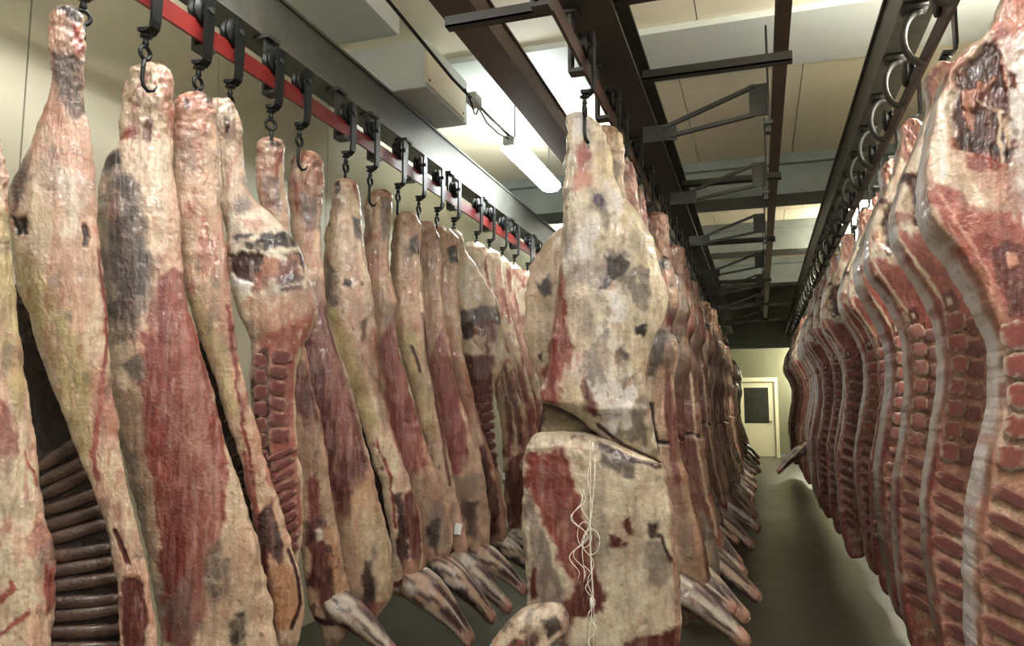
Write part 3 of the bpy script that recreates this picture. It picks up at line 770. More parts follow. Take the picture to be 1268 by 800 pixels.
# --- L0: cut off by the left edge of the picture
A = (-2.29, yl(-18)); 
r = [(150, -40, -8), (165, -48, 0), (215, -58, 9), (255, -66, 11), (300, -74, 13), (400, -86, 24), (500, -90, 35), (560, -90, 45), (640, -86, 57), (690, -82, 68), (750, -76, 66), (800, -74, 62), (900, -66, 55), (1000, -50, 40)]
pt = [Bl(50, .1, 'pink', .5, .3, 1), Pg([(-10, 255), (14, 265), (24, 400), (34, 480), (20, 520), (0, 430)], 'yellow', 5, 4), Pg([(-10, 490), (14, 500), (22, 560), (6, 590), (-10, 570)], 'red', 4, 5, .7, .8),
      Pg([(-80, 560), (20, 560), (45, 700), (20, 800), (-70, 800)], 'ivory', 10, 8, 0, .6), St([(-5, 780), (30, 755)], 6, 'rose'), St([(-5, 740), (12, 720)], 8, 'rose'), Bl(24, .2, 'rose', .6, .4, 3), Bl(50, .25, 'grey', .5, .5, 5, box=(-80, 580, 60, 700)),
      Pg([(54, 690), (66, 700), (66, 745), (56, 760), (52, 720)], 'red', 2, 2, .4), St([(30, 560), (46, 600)], 4, 'rose')]
t = make_side(A, 'pale beef side cut off by the left edge of the picture', GL, r, pt, 'cream', 3, tmax=.2)
trolley('left', yl(-60), 'hook of the beef side cut off at the left edge')

# --- L1
A = (-2.29, yl(84))
r = [(8, 72, 90), (14, 66, 96), (26, 61, 104), (60, 61, 106), (100, 64, 104), (140, 52, 107), (180, 38, 113), (220, 18, 117), (260, 10, 120), (300, 14, 122), (345, 20, 126), (400, 37, 132), (440, 50, 135), (480, 65, 140), (520, 80, 147), (560, 95, 150), (600, 112, 158), (640, 128, 166), (680, 137, 175), (720, 143, 184), (760, 146, 192), (800, 148, 196), (860, 150, 200), (930, 155, 198), (970, 165, 185)]
pt = [Bl(40, .05, 'pink', .5, .4, 1), Bl(24, .25, 'rose', .55, .4, 2), Pg([(67, 66), (103, 72), (106, 140), (90, 150), (70, 120)], 'slate', 4, 5, 0, .85), Pg([(68, 8), (100, 12), (104, 30), (86, 30)], 'slate', 3, 3), Pg([(90, 32), (105, 40), (104, 70), (94, 70)], 'rose', 3, 4),
      Pg([(18, 188), (38, 196), (36, 245), (24, 262), (12, 250)], 'bruise', 6, 7, 0, .8), Pg([(48, 110), (76, 130), (80, 165), (50, 165)], 'flesh', 6, 6, 0, .8), Pg([(70, 215), (108, 225), (104, 290), (80, 300)], 'white', 9, 6, 0, .85), Pg([(36, 160), (62, 150), (80, 205), (60, 240), (40, 230)], 'tan', 7, 6, 0, .55),  # soft white patch: tendon with its sheen painted into the colour
      St([(46, 180), (70, 200), (90, 190), (112, 205)], 4, 'rose', 2, 4, 0, .6), Pg([(13, 268), (33, 273), (35, 294), (22, 296)], 'black', 2, 3, 0, 1, -.012), Pg([(12, 298), (42, 330), (70, 372), (92, 410), (116, 470), (106, 575), (92, 540), (62, 450), (34, 385)], 'yellow', 6, 5),
      St([(20, 310), (50, 370), (85, 450), (100, 540)], 5, 'cream', 3, 3, 0, .6), St([(34, 340), (66, 400), (96, 480)], 3, 'olive', 2, 2, 0, .6), St([(104, 284), (107, 298), (105, 306)], 7, 'dark', 2, 1, 0, 1, -.008),
      St([(121, 312), (128, 380), (132, 430), (124, 490)], 5, 'red', 2, 2, .4), St([(124, 490), (114, 560), (121, 592)], 7, 'rose', 2, 3, .2), Pg([(124, 440), (140, 470), (150, 540), (136, 545), (120, 520)], 'rose', 5, 4, .3, .6),
      St([(142, 658), (150, 678), (157, 696)], 6, 'deep', 1.5, 1, .3, 1, -.012), Pg([(150, 716), (166, 712), (179, 724), (182, 760), (179, 800), (168, 870), (152, 820), (147, 750)], 'deep', 2, 3, .5, 1, -.008), St([(151, 714), (166, 709), (182, 722), (186, 770)], 4, 'pink', 2, 1), Bl(12, .4, 'rose', .5, .3, 8)]
t = make_side(A, 'tall pale beef side with an open ribbed chest, second from the left edge', GL, r, pt, 'cream', 5, tmax=.16, thick=.45)
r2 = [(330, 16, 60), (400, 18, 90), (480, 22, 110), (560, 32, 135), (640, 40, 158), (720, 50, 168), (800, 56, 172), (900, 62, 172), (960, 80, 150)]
p2 = [Bl(30, -.05, 'dark', .8, .8, 4), Bl(16, .2, 'slate', .6, 1.2, 5), Pg([(20, 380), (60, 390), (90, 520), (110, 600), (100, 610), (50, 560)], 'black', 8, 8, 0, .8)]  # dark and black tones put the open chest's shade into its colour
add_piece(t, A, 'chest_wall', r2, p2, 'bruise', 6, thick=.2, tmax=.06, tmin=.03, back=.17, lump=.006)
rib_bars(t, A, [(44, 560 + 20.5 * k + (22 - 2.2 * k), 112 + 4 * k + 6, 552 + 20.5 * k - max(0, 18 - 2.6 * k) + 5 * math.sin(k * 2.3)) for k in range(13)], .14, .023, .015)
trolley('left', A[1], 'hook at the top edge holding the tall open-chested side', yaw=2.6)

# --- L2: the big red-muscled side
A = (-2.33, ylx(182, -2.33))
r = [(78, 178, 196), (84, 166, 208), (96, 156, 215), (120, 152, 216), (150, 150, 215), (175, 146, 213), (200, 128, 213), (230, 121, 217), (270, 120, 222), (320, 122, 225), (360, 126, 230), (400, 130, 239), (440, 133, 251), (480, 136, 263), (520, 142, 273), (560, 150, 283), (600, 160, 296), (640, 170, 309), (700, 184, 327), (760, 194, 338), (800, 198, 343), (860, 210, 345), (920, 230, 335), (960, 255, 315)]
pt = [Bl(44, .1, 'pink', .4, .4, 1), Pg([(122, 200), (150, 190), (168, 240), (175, 300), (190, 330), (188, 390), (160, 400), (130, 400), (120, 300)], 'grey', 10, 9, 0, .9), Pg([(135, 270), (165, 255), (184, 310), (184, 360), (150, 372), (132, 330)], 'slate', 9, 8, 0, .85), Pg([(132, 370), (165, 372), (165, 420), (140, 430)], 'bruise', 7, 8, 0, .7), Pg([(127, 196), (150, 190), (150, 204), (124, 216)], 'bruise', 4, 4, 0, .9), Pg([(142, 225), (164, 222), (164, 252), (148, 254)], 'bruise', 4, 6, 0, .7),
      Pg([(184, 165), (205, 170), (212, 260), (200, 300), (186, 230)], 'ivory', 6, 5, 0, .7), Pg([(178, 150), (188, 156), (186, 180), (176, 176)], 'deep', 2, 2), Pg([(196, 90), (215, 98), (212, 160), (200, 140)], 'flesh', 5, 5, 0, .8), St([(172, 110), (168, 150), (160, 175)], 6, 'rose', 4, 8, 0, .7), St([(150, 175), (166, 165)], 8, 'rose', 3, 3), Bl(14, .35, 'rose', .6, .5, 2, box=(150, 80, 216, 200)),
      Pg([(216, 335), (228, 350), (240, 400), (252, 440), (264, 480), (276, 540), (280, 585), (274, 640), (262, 670), (250, 700), (248, 760), (230, 800), (205, 790), (198, 720), (195, 660), (188, 600), (180, 560), (172, 490), (170, 440), (178, 395), (192, 375), (196, 345)], 'red', 3, 6, .7),
      Pg([(216, 337), (230, 352), (240, 400), (246, 470), (224, 470), (205, 400), (206, 360)], (C['rose'] + C['red']) / 2, 9, 6, .9, .9), Pg([(228, 500), (246, 520), (268, 590), (258, 590), (236, 560)], 'pink', 7, 7, .9, .5), Pg([(222, 420), (240, 440), (256, 520), (240, 540)], 'rose', 9, 6, .9, .6),
      Pg([(195, 600), (225, 600), (232, 790), (205, 790)], 'deep', 14, 10, .6, .5), Pg([(198, 750), (236, 700), (250, 770), (216, 800)], 'grey', 7, 10, .4, .55), Pg([(145, 455), (172, 440), (180, 470), (172, 480)], 'grey', 4, 5), Pg([(135, 480), (170, 490), (186, 600), (194, 700), (182, 690), (150, 560)], 'tan', 6, 6, 0, .8), Pg([(150, 540), (170, 560), (184, 680), (168, 640)], 'grey', 6, 5, 0, .6),
      Pg([(245, 680), (276, 645), (282, 600), (300, 640), (322, 700), (330, 770), (310, 760), (285, 745), (262, 800), (246, 770)], 'tan', 8, 8, 0, .55), Pg([(252, 680), (272, 660), (278, 700), (262, 740), (250, 740)], 'slate', 8, 7, 0, .6), Pg([(284, 752), (298, 750), (300, 790), (280, 800)], 'bruise', 4, 4, 0, .85), Bl(10, .42, 'bruise', .5, 1, 7, box=(250, 600, 340, 800)), St([(284, 590), (304, 632), (324, 700), (338, 780)], 7, 'cream', 3, 2, 0, .8)]
t = make_side(A, 'large beef side with a broad red muscle patch facing the aisle', GL, r, pt, 'cream', 8, tmax=.17, thick=.5)
r2 = [(92, 156, 168), (110, 150, 168), (140, 151, 164), (158, 154, 162)]
add_piece(t, A, 'tendon_flap', r2, [Bl(14, .1, 'pink', .5, .5, 2)], 'cream', 9, tmin=.02, back=.06, tmax=.05)
trolley('left', yl(179, 80), 'hook holding the large red-muscled side')

# --- L3
A = (-2.27, yl(236))
r = [(114, 232, 248), (119, 222, 258), (130, 214, 266), (160, 212, 270), (200, 213, 272), (240, 213, 273), (280, 216, 275), (320, 222, 281), (360, 228, 286), (400, 240, 292), (440, 255, 296), (480, 268, 305), (520, 281, 315), (560, 295, 326), (600, 304, 338), (640, 314, 350), (680, 322, 363), (720, 330, 374), (750, 335, 378), (780, 341, 374), (810, 346, 366), (840, 352, 362)]
pt = [Bl(30, .02, 'pink', .6, .5, 1), Bl(18, .2, 'rose', .6, .4, 2), Pg([(216, 120), (240, 118), (262, 126), (262, 146), (232, 140)], 'flesh', 4, 5), Pg([(226, 128), (236, 126), (234, 140), (226, 140)], 'dark', 2, 2), Pg([(246, 118), (262, 124), (260, 134)], 'slate', 2, 3), St([(247, 150), (251, 200), (246, 240), (252, 290), (254, 330)], 4, 'rose', 3, 9, 0, .6), St([(250, 270), (262, 300), (266, 350)], 3, 'rose', 2, 4), Pg([(222, 170), (240, 165), (244, 215), (226, 220)], 'grey', 5, 6, 0, .6),
      Pg([(224, 360), (262, 385), (282, 440), (298, 520), (282, 510), (256, 430)], 'yellow', 6, 4, 0, .9), Pg([(270, 280), (280, 320), (292, 400), (300, 480), (290, 470), (276, 380)], 'pink', 4, 4, .2, .8), St([(283, 380), (290, 450), (300, 520), (312, 600), (322, 660)], 5, 'red', 1.5, 3, .3), St([(272, 500), (284, 540), (300, 590)], 6, 'white', 2, 3, 0, .8),
      St([(300, 560), (312, 610), (318, 650)], 7, 'rose', 2, 4, .3), Pg([(318, 636), (334, 620), (344, 650), (352, 690), (346, 700), (330, 680), (326, 760), (320, 720)], 'dark', 2, 3, .3), St([(324, 680), (330, 720), (338, 755)], 8, 'deep', 2, 3, .3), Pg([(330, 715), (352, 690), (366, 710), (370, 750), (352, 780), (340, 770)], 'orange', 3, 4), St([(356, 680), (368, 715), (370, 745), (360, 775)], 5, 'dark', 1.5, 1), St([(344, 620), (360, 665), (374, 712), (376, 750)], 5, 'cream', 2, 1)]
t = make_side(A, 'narrow beef side hanging right of the big red one, sawn brisket end below', GL, r, pt, 'fat', 11, tmax=.13, thick=.6)
r2 = [(410, 234, 262), (470, 248, 285), (530, 262, 305), (590, 278, 318), (650, 296, 330), (720, 308, 340), (790, 320, 345)]
add_piece(t, A, 'chest_wall', r2, [Bl(20, 0, 'dark', .8, 1, 4), Bl(14, .2, 'grey', .6, .6, 5)], 'bruise', 12, thick=.2, tmax=.05, tmin=.03, back=.12, lump=.006)  # shade of the chest recess put into the dark colours
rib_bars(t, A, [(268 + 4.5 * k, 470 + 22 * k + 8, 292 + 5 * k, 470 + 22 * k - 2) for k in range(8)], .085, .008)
trolley('left', A[1], 'hook holding the narrow side right of the big red one')

# --- L4: sawn face towards the camera, aitch bone and spine
A = (-2.22, yl(277))
r = [(122, 266, 282), (130, 262, 290), (150, 262, 298), (190, 264, 302), (230, 266, 305), (247, 269, 316), (265, 275, 335), (285, 278, 352), (310, 280, 371), (340, 282, 382), (370, 288, 391), (390, 296, 393), (405, 304, 390), (430, 310, 378), (470, 312, 366), (520, 312, 365), (560, 315, 369), (600, 321, 374), (640, 334, 375), (680, 350, 371), (705, 360, 367)]
pt = [Bl(24, .05, 'pink', .5, .5, 1), Bl(18, .22, 'grey', .5, .5, 2), Pg([(276, 150), (282, 148), (286, 168), (280, 170)], 'dark', 2, 2), St([(290, 160), (292, 200), (284, 240)], 5, 'rose', 4, 8, 0, .6), Pg([(284, 250), (306, 240), (312, 262), (296, 275), (284, 270)], 'grey', 5, 5), Pg([(282, 268), (340, 262), (376, 312), (380, 360), (340, 380), (300, 375), (284, 345), (283, 310)], 'milk', 5, 5), Pg([(300, 275), (330, 278), (325, 292), (302, 288)], 'pink', 4, 6, 0, .7),
      Pg([(286, 295), (310, 290), (306, 298), (290, 302)], 'bruise', 3, 4), Pg([(322, 290), (352, 285), (372, 300), (370, 310), (345, 305), (318, 306)], 'black', 3, 5), Pg([(300, 306), (340, 303), (344, 310), (306, 314)], 'bruise', 3, 4), Pg([(346, 318), (370, 310), (378, 330), (376, 342), (366, 324)], 'dark', 3, 4, .2), Pg([(284, 320), (300, 317), (326, 320), (322, 340), (314, 352), (296, 348), (284, 338)], 'dark', 2, 4, .2, 1, -.012),
      Pg([(326, 322), (372, 322), (374, 350), (340, 352), (316, 366), (308, 352), (322, 345)], 'flesh', 4, 6), Pg([(342, 330), (366, 324), (372, 345), (345, 352)], 'deep', 3, 6, .3, .85), St([(328, 322), (318, 352), (310, 364)], 3, 'rose', 1.5, 2), Pg([(346, 345), (372, 345), (370, 352), (344, 358)], 'bruise', 2, 4, 0, .8), St([(350, 365), (372, 358)], 6, 'dark', 2, 3),
      Pg([(300, 366), (380, 360), (392, 380), (388, 405), (352, 430), (318, 425), (310, 400)], 'flesh', 6, 6, 0, .7), Pg([(330, 415), (360, 395), (392, 380), (386, 405), (374, 430), (350, 450), (320, 440)], 'rose', 4, 5, .3, .9), Bl(9, .15, 'cream', .7, .8, 8, box=(300, 365, 392, 440)), Pg([(313, 440), (332, 430), (334, 560), (336, 600), (322, 600), (313, 540)], 'dark', 3, 3, .3), Pg([(334, 440), (366, 430), (364, 520), (370, 580), (374, 640), (364, 690), (346, 650), (334, 590)], 'rose', 3, 3, .2), St([(372, 440), (364, 470), (365, 530), (372, 590), (374, 640)], 3, 'cream', 1.5, 1)]
t = make_side(A, 'beef side showing its sawn face with aitch bone and spine, nearer one on the left', GL, r, pt, 'cream', 14, tmax=.15, thick=.5)
def spine(t, A, segs, depth=-.04, seed=0, meshes=None, name='vertebra'):
    """segs: (cx, cy, w_px, h_px, tilt_deg) pads on the sawn face"""
    base = np.array(t.location); v = np.array(A, float); v /= np.linalg.norm(v); rz = math.atan2(-v[0], v[1])
    for i, (cx, cy, w, h, tilt) in enumerate(segs):
        q = px_on(A, cx, cy, depth); s = np.linalg.norm(px_on(A, cx + 1, cy, depth) - q)
        jr = random.Random(i * 7 + seed)
        inst(name, (meshes or VERT)[(i + seed) % len(meshes or VERT)], t, tuple(q - base), (0, math.radians(tilt + jr.uniform(-7, 7)), rz), (w * s * jr.uniform(.9, 1.15), .009, h * s * jr.uniform(.92, 1.18)))
spine(t, A, [(323 + (0 if k < 6 else (k - 5) * 1.5), 446 + 20 * k, 18, 19, 0) for k in range(8)], -.045, 0)
spine(t, A, [(349 - (4 if k > 0 else 0) + (0 if k < 5 else (k - 4) * 2), 441 + 19.5 * k, 24, 17, 6) for k in range(6)], -.06, 1)
spine(t, A, [(350 + 1.4 * k, 562 + 13 * k, 36 - 1.8 * k, 9, -28) for k in range(10)], -.05, 2, PROC, 'spinous_process')
trolley('left', A[1], 'hook holding the nearest sawn-face side on the left')

# --- L5
A = (-2.34, yl(330))
r = [(170, 326, 342), (176, 318, 350), (190, 316, 352), (220, 318, 352), (260, 322, 356), (300, 328, 360), (360, 340, 368), (400, 348, 374), (450, 355, 382), (500, 360, 393), (560, 363, 404), (620, 366, 413), (680, 372, 424), (730, 380, 433), (760, 388, 437), (785, 398, 430), (800, 404, 420)]
pt = [Bl(20, .05, 'pink', .5, .5, 1), Pg([(330, 175), (348, 178), (346, 186), (334, 184)], 'dark', 2, 2), Pg([(326, 215), (346, 220), (350, 262), (330, 260)], 'slate', 4, 4, 0, .7), St([(346, 190), (342, 220)], 5, 'rose', 2, 3), Pg([(356, 440), (382, 450), (394, 520), (380, 530), (362, 500)], 'deep', 4, 3, .7), St([(378, 440), (393, 500), (404, 560)], 4, 'pink', 2, 1), Pg([(364, 520), (392, 520), (402, 590), (380, 600)], 'tan', 6, 6, 0, .6), Pg([(382, 590), (392, 585), (400, 640), (398, 690), (388, 700), (380, 640)], 'red', 3, 3, .4),
      Pg([(380, 640), (396, 640), (410, 700), (412, 745), (398, 755), (384, 720)], 'deep', 3, 4, .3), Pg([(398, 640), (412, 650), (426, 710), (424, 750), (410, 735), (402, 690)], 'orange', 4, 5, 0, .8), Bl(9, .15, 'dark', .7, .6, 4, box=(376, 640, 420, 770)), St([(390, 765), (412, 768), (430, 755)], 8, 'dark', 2, 2), Pg([(388, 655), (396, 650), (398, 664), (390, 668)], 'white', 2, 2)]
t = make_side(A, 'thin beef side seen between the sawn-face side and the next red one', GL, r, pt, 'fat', 17, tmax=.12, thick=.6)
place_shank(t, px_on(A, 405, 740), px_on(A, 490, 815, -.1), 0)
trolley('left', A[1], 'hook holding the thin side behind the sawn face', yaw=2.6)

# --- L6
A = (-2.325, ylx(373, -2.325))
r = [(187, 374, 388), (193, 366, 396), (205, 360, 400), (230, 356, 401), (260, 357, 399), (300, 364, 397), (340, 370, 400), (370, 370, 404), (400, 366, 407), (440, 364, 421), (480, 368, 434), (520, 376, 446), (560, 384, 456), (600, 392, 465), (640, 398, 474), (680, 406, 485), (715, 416, 488), (740, 430, 484), (756, 440, 475), (768, 450, 465)]
pt = [Bl(20, .05, 'pink', .55, .5, 1), Pg([(380, 190), (399, 198), (398, 230), (386, 240)], 'flesh', 4, 5, 0, .9), Bl(8, .25, 'rose', .7, .7, 3, box=(360, 190, 402, 260)), Pg([(372, 240), (392, 245), (394, 285), (378, 290)], 'slate', 4, 4, 0, .8), St([(366, 225), (368, 260)], 4, 'rose', 2, 2), Pg([(398, 368), (408, 400), (422, 440), (436, 490), (448, 540), (455, 590), (440, 600), (430, 640), (420, 650), (408, 640), (396, 590), (384, 540), (372, 470), (368, 420), (384, 390)], 'deep', 3, 4, .8), Pg([(402, 420), (416, 440), (440, 540), (424, 560), (406, 480)], 'rose', 9, 6, .9, .5),
      Pg([(440, 590), (458, 590), (478, 670), (486, 715), (470, 750), (450, 700), (430, 660)], 'yellow', 8, 5, 0, .6), Pg([(432, 640), (446, 610), (470, 660), (480, 710), (462, 740), (448, 690)], 'cream', 6, 5, 0, .7), Pg([(448, 692), (458, 690), (462, 740), (456, 760), (446, 740)], 'bruise', 2.5, 3, 0, .9), Pg([(404, 600), (426, 640), (446, 700), (436, 735), (416, 700)], 'tan', 6, 5, 0, .7), St([(404, 372), (422, 440), (446, 520), (466, 600), (486, 690), (488, 720)], 4, 'cream', 2, 1), Pg([(450, 745), (474, 742), (464, 768)], 'rose', 3, 3, 0, .7)]
t = make_side(A, 'beef side with dark red flank and rounded cream shoulder, right of the sawn face', GL, r, pt, 'fat', 19, tmax=.15, thick=.5)
trolley('left', yl(370, 200), 'hook holding the dark red flank with rounded shoulder')

# --- L7
A = (-2.27, yl(426))
r = [(221, 420, 434), (227, 413, 442), (240, 409, 445), (260, 409, 448), (300, 402, 450), (330, 400, 455), (360, 400, 459), (400, 403, 463), (430, 411, 466), (470, 425, 471), (510, 442, 481), (550, 456, 493), (600, 470, 509), (640, 480, 521), (670, 485, 526), (700, 484, 527), (722, 480, 524), (738, 490, 512)]
pt = [Bl(22, .05, 'pink', .45, .5, 1), Bl(8, .4, 'bruise', .7, .8, 2), Pg([(414, 228), (421, 226), (420, 240), (414, 244)], 'dark', 2, 2), Pg([(438, 270), (449, 272), (449, 300), (440, 296)], 'slate', 3, 3), Pg([(432, 224), (444, 230), (444, 246)], 'rose', 2, 3), Pg([(402, 320), (416, 340), (420, 380), (410, 385), (402, 350)], 'slate', 4, 5, 0, .8), Pg([(426, 345), (434, 350), (432, 358), (424, 354)], 'bruise', 2, 2), Pg([(446, 398), (456, 392), (454, 420), (447, 424)], 'brown', 2, 2),
      Pg([(404, 380), (420, 385), (440, 430), (462, 500), (470, 540), (455, 530), (430, 470)], 'yellow', 4, 3), Bl(8, .25, 'bruise', .7, .8, 6, box=(404, 385, 440, 430)), Pg([(448, 420), (462, 405), (472, 470), (482, 520), (474, 520), (458, 470)], 'brown', 5, 4, .2, .7), St([(463, 410), (470, 470), (482, 520), (494, 560)], 3, 'rose', 1.5, 1), St([(466, 540), (484, 600), (490, 650)], 4, 'red', 1.5, 3), St([(462, 530), (480, 570)], 4, 'cream', 2, 2), Pg([(498, 612), (508, 605), (520, 640), (522, 680), (516, 700), (508, 690), (500, 650)], 'deep', 2, 2, .5), Pg([(488, 612), (498, 610), (504, 680), (500, 705), (490, 690)], 'dark', 2, 3, .3), St([(510, 605), (522, 640), (526, 680), (522, 712)], 4, 'flesh', 2, 1), Pg([(500, 690), (518, 690), (520, 712), (500, 718)], 'orange', 3, 4, 0, .8), St([(484, 722), (508, 722), (520, 708)], 8, 'deep', 2, 2)]
t = make_side(A, 'cream beef side with dark spots and open chest, seventh from the left edge', GL, r, pt, 'cream', 22, tmax=.13, thick=.6)
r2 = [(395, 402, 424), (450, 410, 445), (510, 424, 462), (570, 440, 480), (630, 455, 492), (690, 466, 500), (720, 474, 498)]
add_piece(t, A, 'chest_wall', r2, [Bl(14, 0, 'dark', .85, 1, 4), Bl(9, .15, 'tan', .7, .6, 5)], 'bruise', 23, thick=.2, tmax=.05, tmin=.03, back=.12, lump=.006)  # dark blotches and base paint in the shade of this open chest
place_shank(t, px_on(A, 500, 712), px_on(A, 584, 797, -.08), 1, 1.05)
trolley('left', A[1], 'hook holding the spotted cream side, seventh from the left')

# --- L8
A = (-2.325, ylx(462, -2.325))
r = [(235, 463, 478), (240, 456, 485), (252, 452, 487), (290, 450, 484), (330, 452, 483), (370, 455, 490), (400, 458, 489), (440, 462, 496), (480, 468, 506), (520, 474, 519), (560, 480, 531), (600, 485, 548), (640, 490, 558), (670, 498, 561), (690, 510, 556), (704, 524, 545)]
pt = [Bl(18, .05, 'pink', .55, .5, 1), Bl(10, .25, 'rose', .5, .5, 2), Pg([(472, 246), (485, 250), (484, 290), (474, 300)], 'slate', 3, 4, 0, .7), St([(460, 262), (456, 282)], 3, 'white', 1, 1), Pg([(484, 395), (498, 440), (510, 490), (524, 540), (526, 575), (512, 590), (506, 620), (496, 600), (486, 540), (474, 470), (468, 430), (478, 410)], 'red', 3, 3, .7), St([(486, 400), (508, 485), (530, 555), (548, 605)], 3, 'pink', 1.5, 1), Pg([(508, 590), (526, 575), (548, 620), (556, 660), (530, 670), (510, 640)], 'tan', 5, 5, 0, .7), Pg([(530, 615), (548, 620), (556, 665), (540, 690), (524, 665)], 'grey', 4, 5, 0, .7), Pg([(528, 640), (546, 640), (540, 684), (528, 670)], 'bruise', 3, 4, 0, .8)]
t = make_side(A, 'beef side with a wedge of bright red flank right of the spotted cream side', GL, r, pt, 'fat', 25, tmax=.13, thick=.5)
place_shank(t, px_on(A, 535, 695), px_on(A, 612, 770, -.08), 2)
trolley('left', yl(458, 240), 'hook holding the side with a bright red wedge of flank')

# --- L9..L11
A = (-2.28, yl(492))
r = [(262, 496, 508), (268, 489, 516), (285, 484, 521), (310, 484, 521), (360, 485, 522), (400, 487, 527), (440, 496, 531), (480, 507, 537), (520, 517, 545), (560, 527, 553), (600, 534, 561), (640, 544, 572), (680, 550, 579), (704, 558, 572)]
pt = [Bl(16, .05, 'pink', .5, .5, 1), Bl(9, .35, 'bruise', .6, .7, 2), Pg([(506, 298), (519, 290), (520, 318), (508, 320)], 'slate', 3, 3), Pg([(488, 400), (512, 410), (526, 470), (542, 540), (530, 540), (508, 470)], 'yellow', 4, 3, 0, .8), St([(510, 430), (520, 460)], 4, 'dark', 1.5, 1), St([(522, 390), (532, 450), (546, 530), (556, 600)], 4, 'deep', 1.5, 1, .5), St([(540, 590), (552, 640), (560, 690)], 8, 'deep', 2, 2, .3)]
t = make_side(A, 'slim yellowish beef side carrying a white paper tag near its lower end', GL, r, pt, 'fat', 27, tmax=.12, thick=.55)
place_shank(t, px_on(A, 555, 690), px_on(A, 632, 757, -.08), 0)
inst('paper_tag', MB().box((-.022, -.002, -.035), (.022, .002, .035)).mesh('paper_tag', M['tag']), t, tuple(px_on(A, 567, 655, -.07) - np.array(t.location)), (0, .15, .45))
trolley('left', A[1], 'hook holding the slim tagged side')
A = (-2.28, yl(518))
r = [(274, 521, 537), (282, 516, 543), (300, 515, 546), (350, 515, 546), (400, 518, 551), (440, 522, 557), (480, 528, 566), (520, 534, 579), (560, 538, 592), (600, 542, 602), (640, 548, 608), (670, 562, 606), (685, 575, 594)]
pt = [Bl(14, .05, 'pink', .5, .5, 1), Pg([(548, 400), (560, 450), (574, 520), (580, 570), (566, 590), (556, 580), (544, 520), (532, 450)], 'red', 3, 3, .7), St([(549, 400), (566, 480), (590, 560)], 3, 'pink', 1, 1), Pg([(570, 570), (588, 560), (602, 610), (600, 650), (580, 650), (568, 620)], 'tan', 4, 5, 0, .6), Pg([(572, 620), (590, 620), (588, 665), (576, 660)], 'bruise', 3, 4, 0, .8)]
t = make_side(A, 'beef side with a narrow red flank just right of the tagged one', GL, r, pt, 'fat', 29, tmax=.11, thick=.5)
place_shank(t, px_on(A, 580, 680), px_on(A, 652, 735, -.08), 1)
trolley('left', A[1], 'hook holding the side right of the tagged one')
A = (-2.28, yl(541))
r = [(281, 543, 556), (287, 538, 563), (300, 535, 568), (340, 535, 567), (400, 540, 571), (440, 547, 575), (480, 555, 583), (520, 565, 593), (560, 574, 607), (600, 581, 619), (640, 588, 627), (670, 595, 626), (700, 604, 618)]
pt = [Bl(14, .05, 'pink', .5, .5, 1), Pg([(552, 310), (565, 305), (566, 325), (556, 328)], 'bruise', 2, 2), Pg([(545, 420), (568, 440), (590, 530), (580, 530), (560, 480)], 'flesh', 4, 3, 0, .7), Pg([(584, 560), (600, 550), (616, 610), (620, 660), (604, 670), (590, 620)], 'deep', 3, 3, .4), St([(572, 450), (592, 520), (614, 590), (626, 640)], 4, 'flesh', 2, 1), Pg([(590, 570), (600, 570), (604, 610), (596, 612)], 'dark', 2, 2)]
t = make_side(A, 'narrow beef side immediately left of the second sawn-face side', GL, r, pt, 'fat', 31, tmax=.11, thick=.55)
place_shank(t, px_on(A, 610, 670), px_on(A, 668, 715, -.05), 2)
trolley('left', A[1], 'hook left of the second sawn-face side')
# --- L12 sawn face
A = (-2.24, yl(562))
r = [(284, 553, 565), (292, 550, 572), (310, 555, 578), (330, 559, 590), (350, 561, 602), (370, 562, 615), (400, 563, 621), (425, 567, 623), (440, 572, 626), (455, 576, 622), (480, 580, 612), (520, 585, 608), (560, 591, 614), (600, 599, 622), (640, 606, 620)]
pt = [Bl(12, .05, 'white', .6, .5, 1), Pg([(563, 388), (612, 380), (620, 400), (600, 404), (566, 404)], 'slate', 3, 4), Pg([(568, 402), (584, 400), (588, 416), (576, 422), (568, 418)], 'dark', 2, 2, 0, 1, -.01), Pg([(586, 404), (616, 396), (618, 420), (600, 440), (586, 428)], 'deep', 3, 5, .2, .9), Bl(6, .1, 'cream', .7, .8, 4, box=(564, 400, 622, 450)), Pg([(574, 440), (612, 440), (610, 520), (616, 600), (602, 610), (588, 560), (580, 490)], 'deep', 3, 3, .3)]
t = make_side(A, 'smaller sawn-face beef side with dark aitch bone, farther along the left row', GL, r, pt, 'cream', 33, tmax=.12, thick=.5)
spine(t, A, [(587 + 1.2 * k, 452 + 13 * k, 11, 12, 0) for k in range(10)], -.04, 0)
spine(t, A, [(600 + 1.0 * k, 456 + 12 * k, 14, 10, -15) for k in range(11)], -.045, 1, PROC, 'spinous_process')
trolley('left', A[1], 'hook holding the farther sawn-face side')
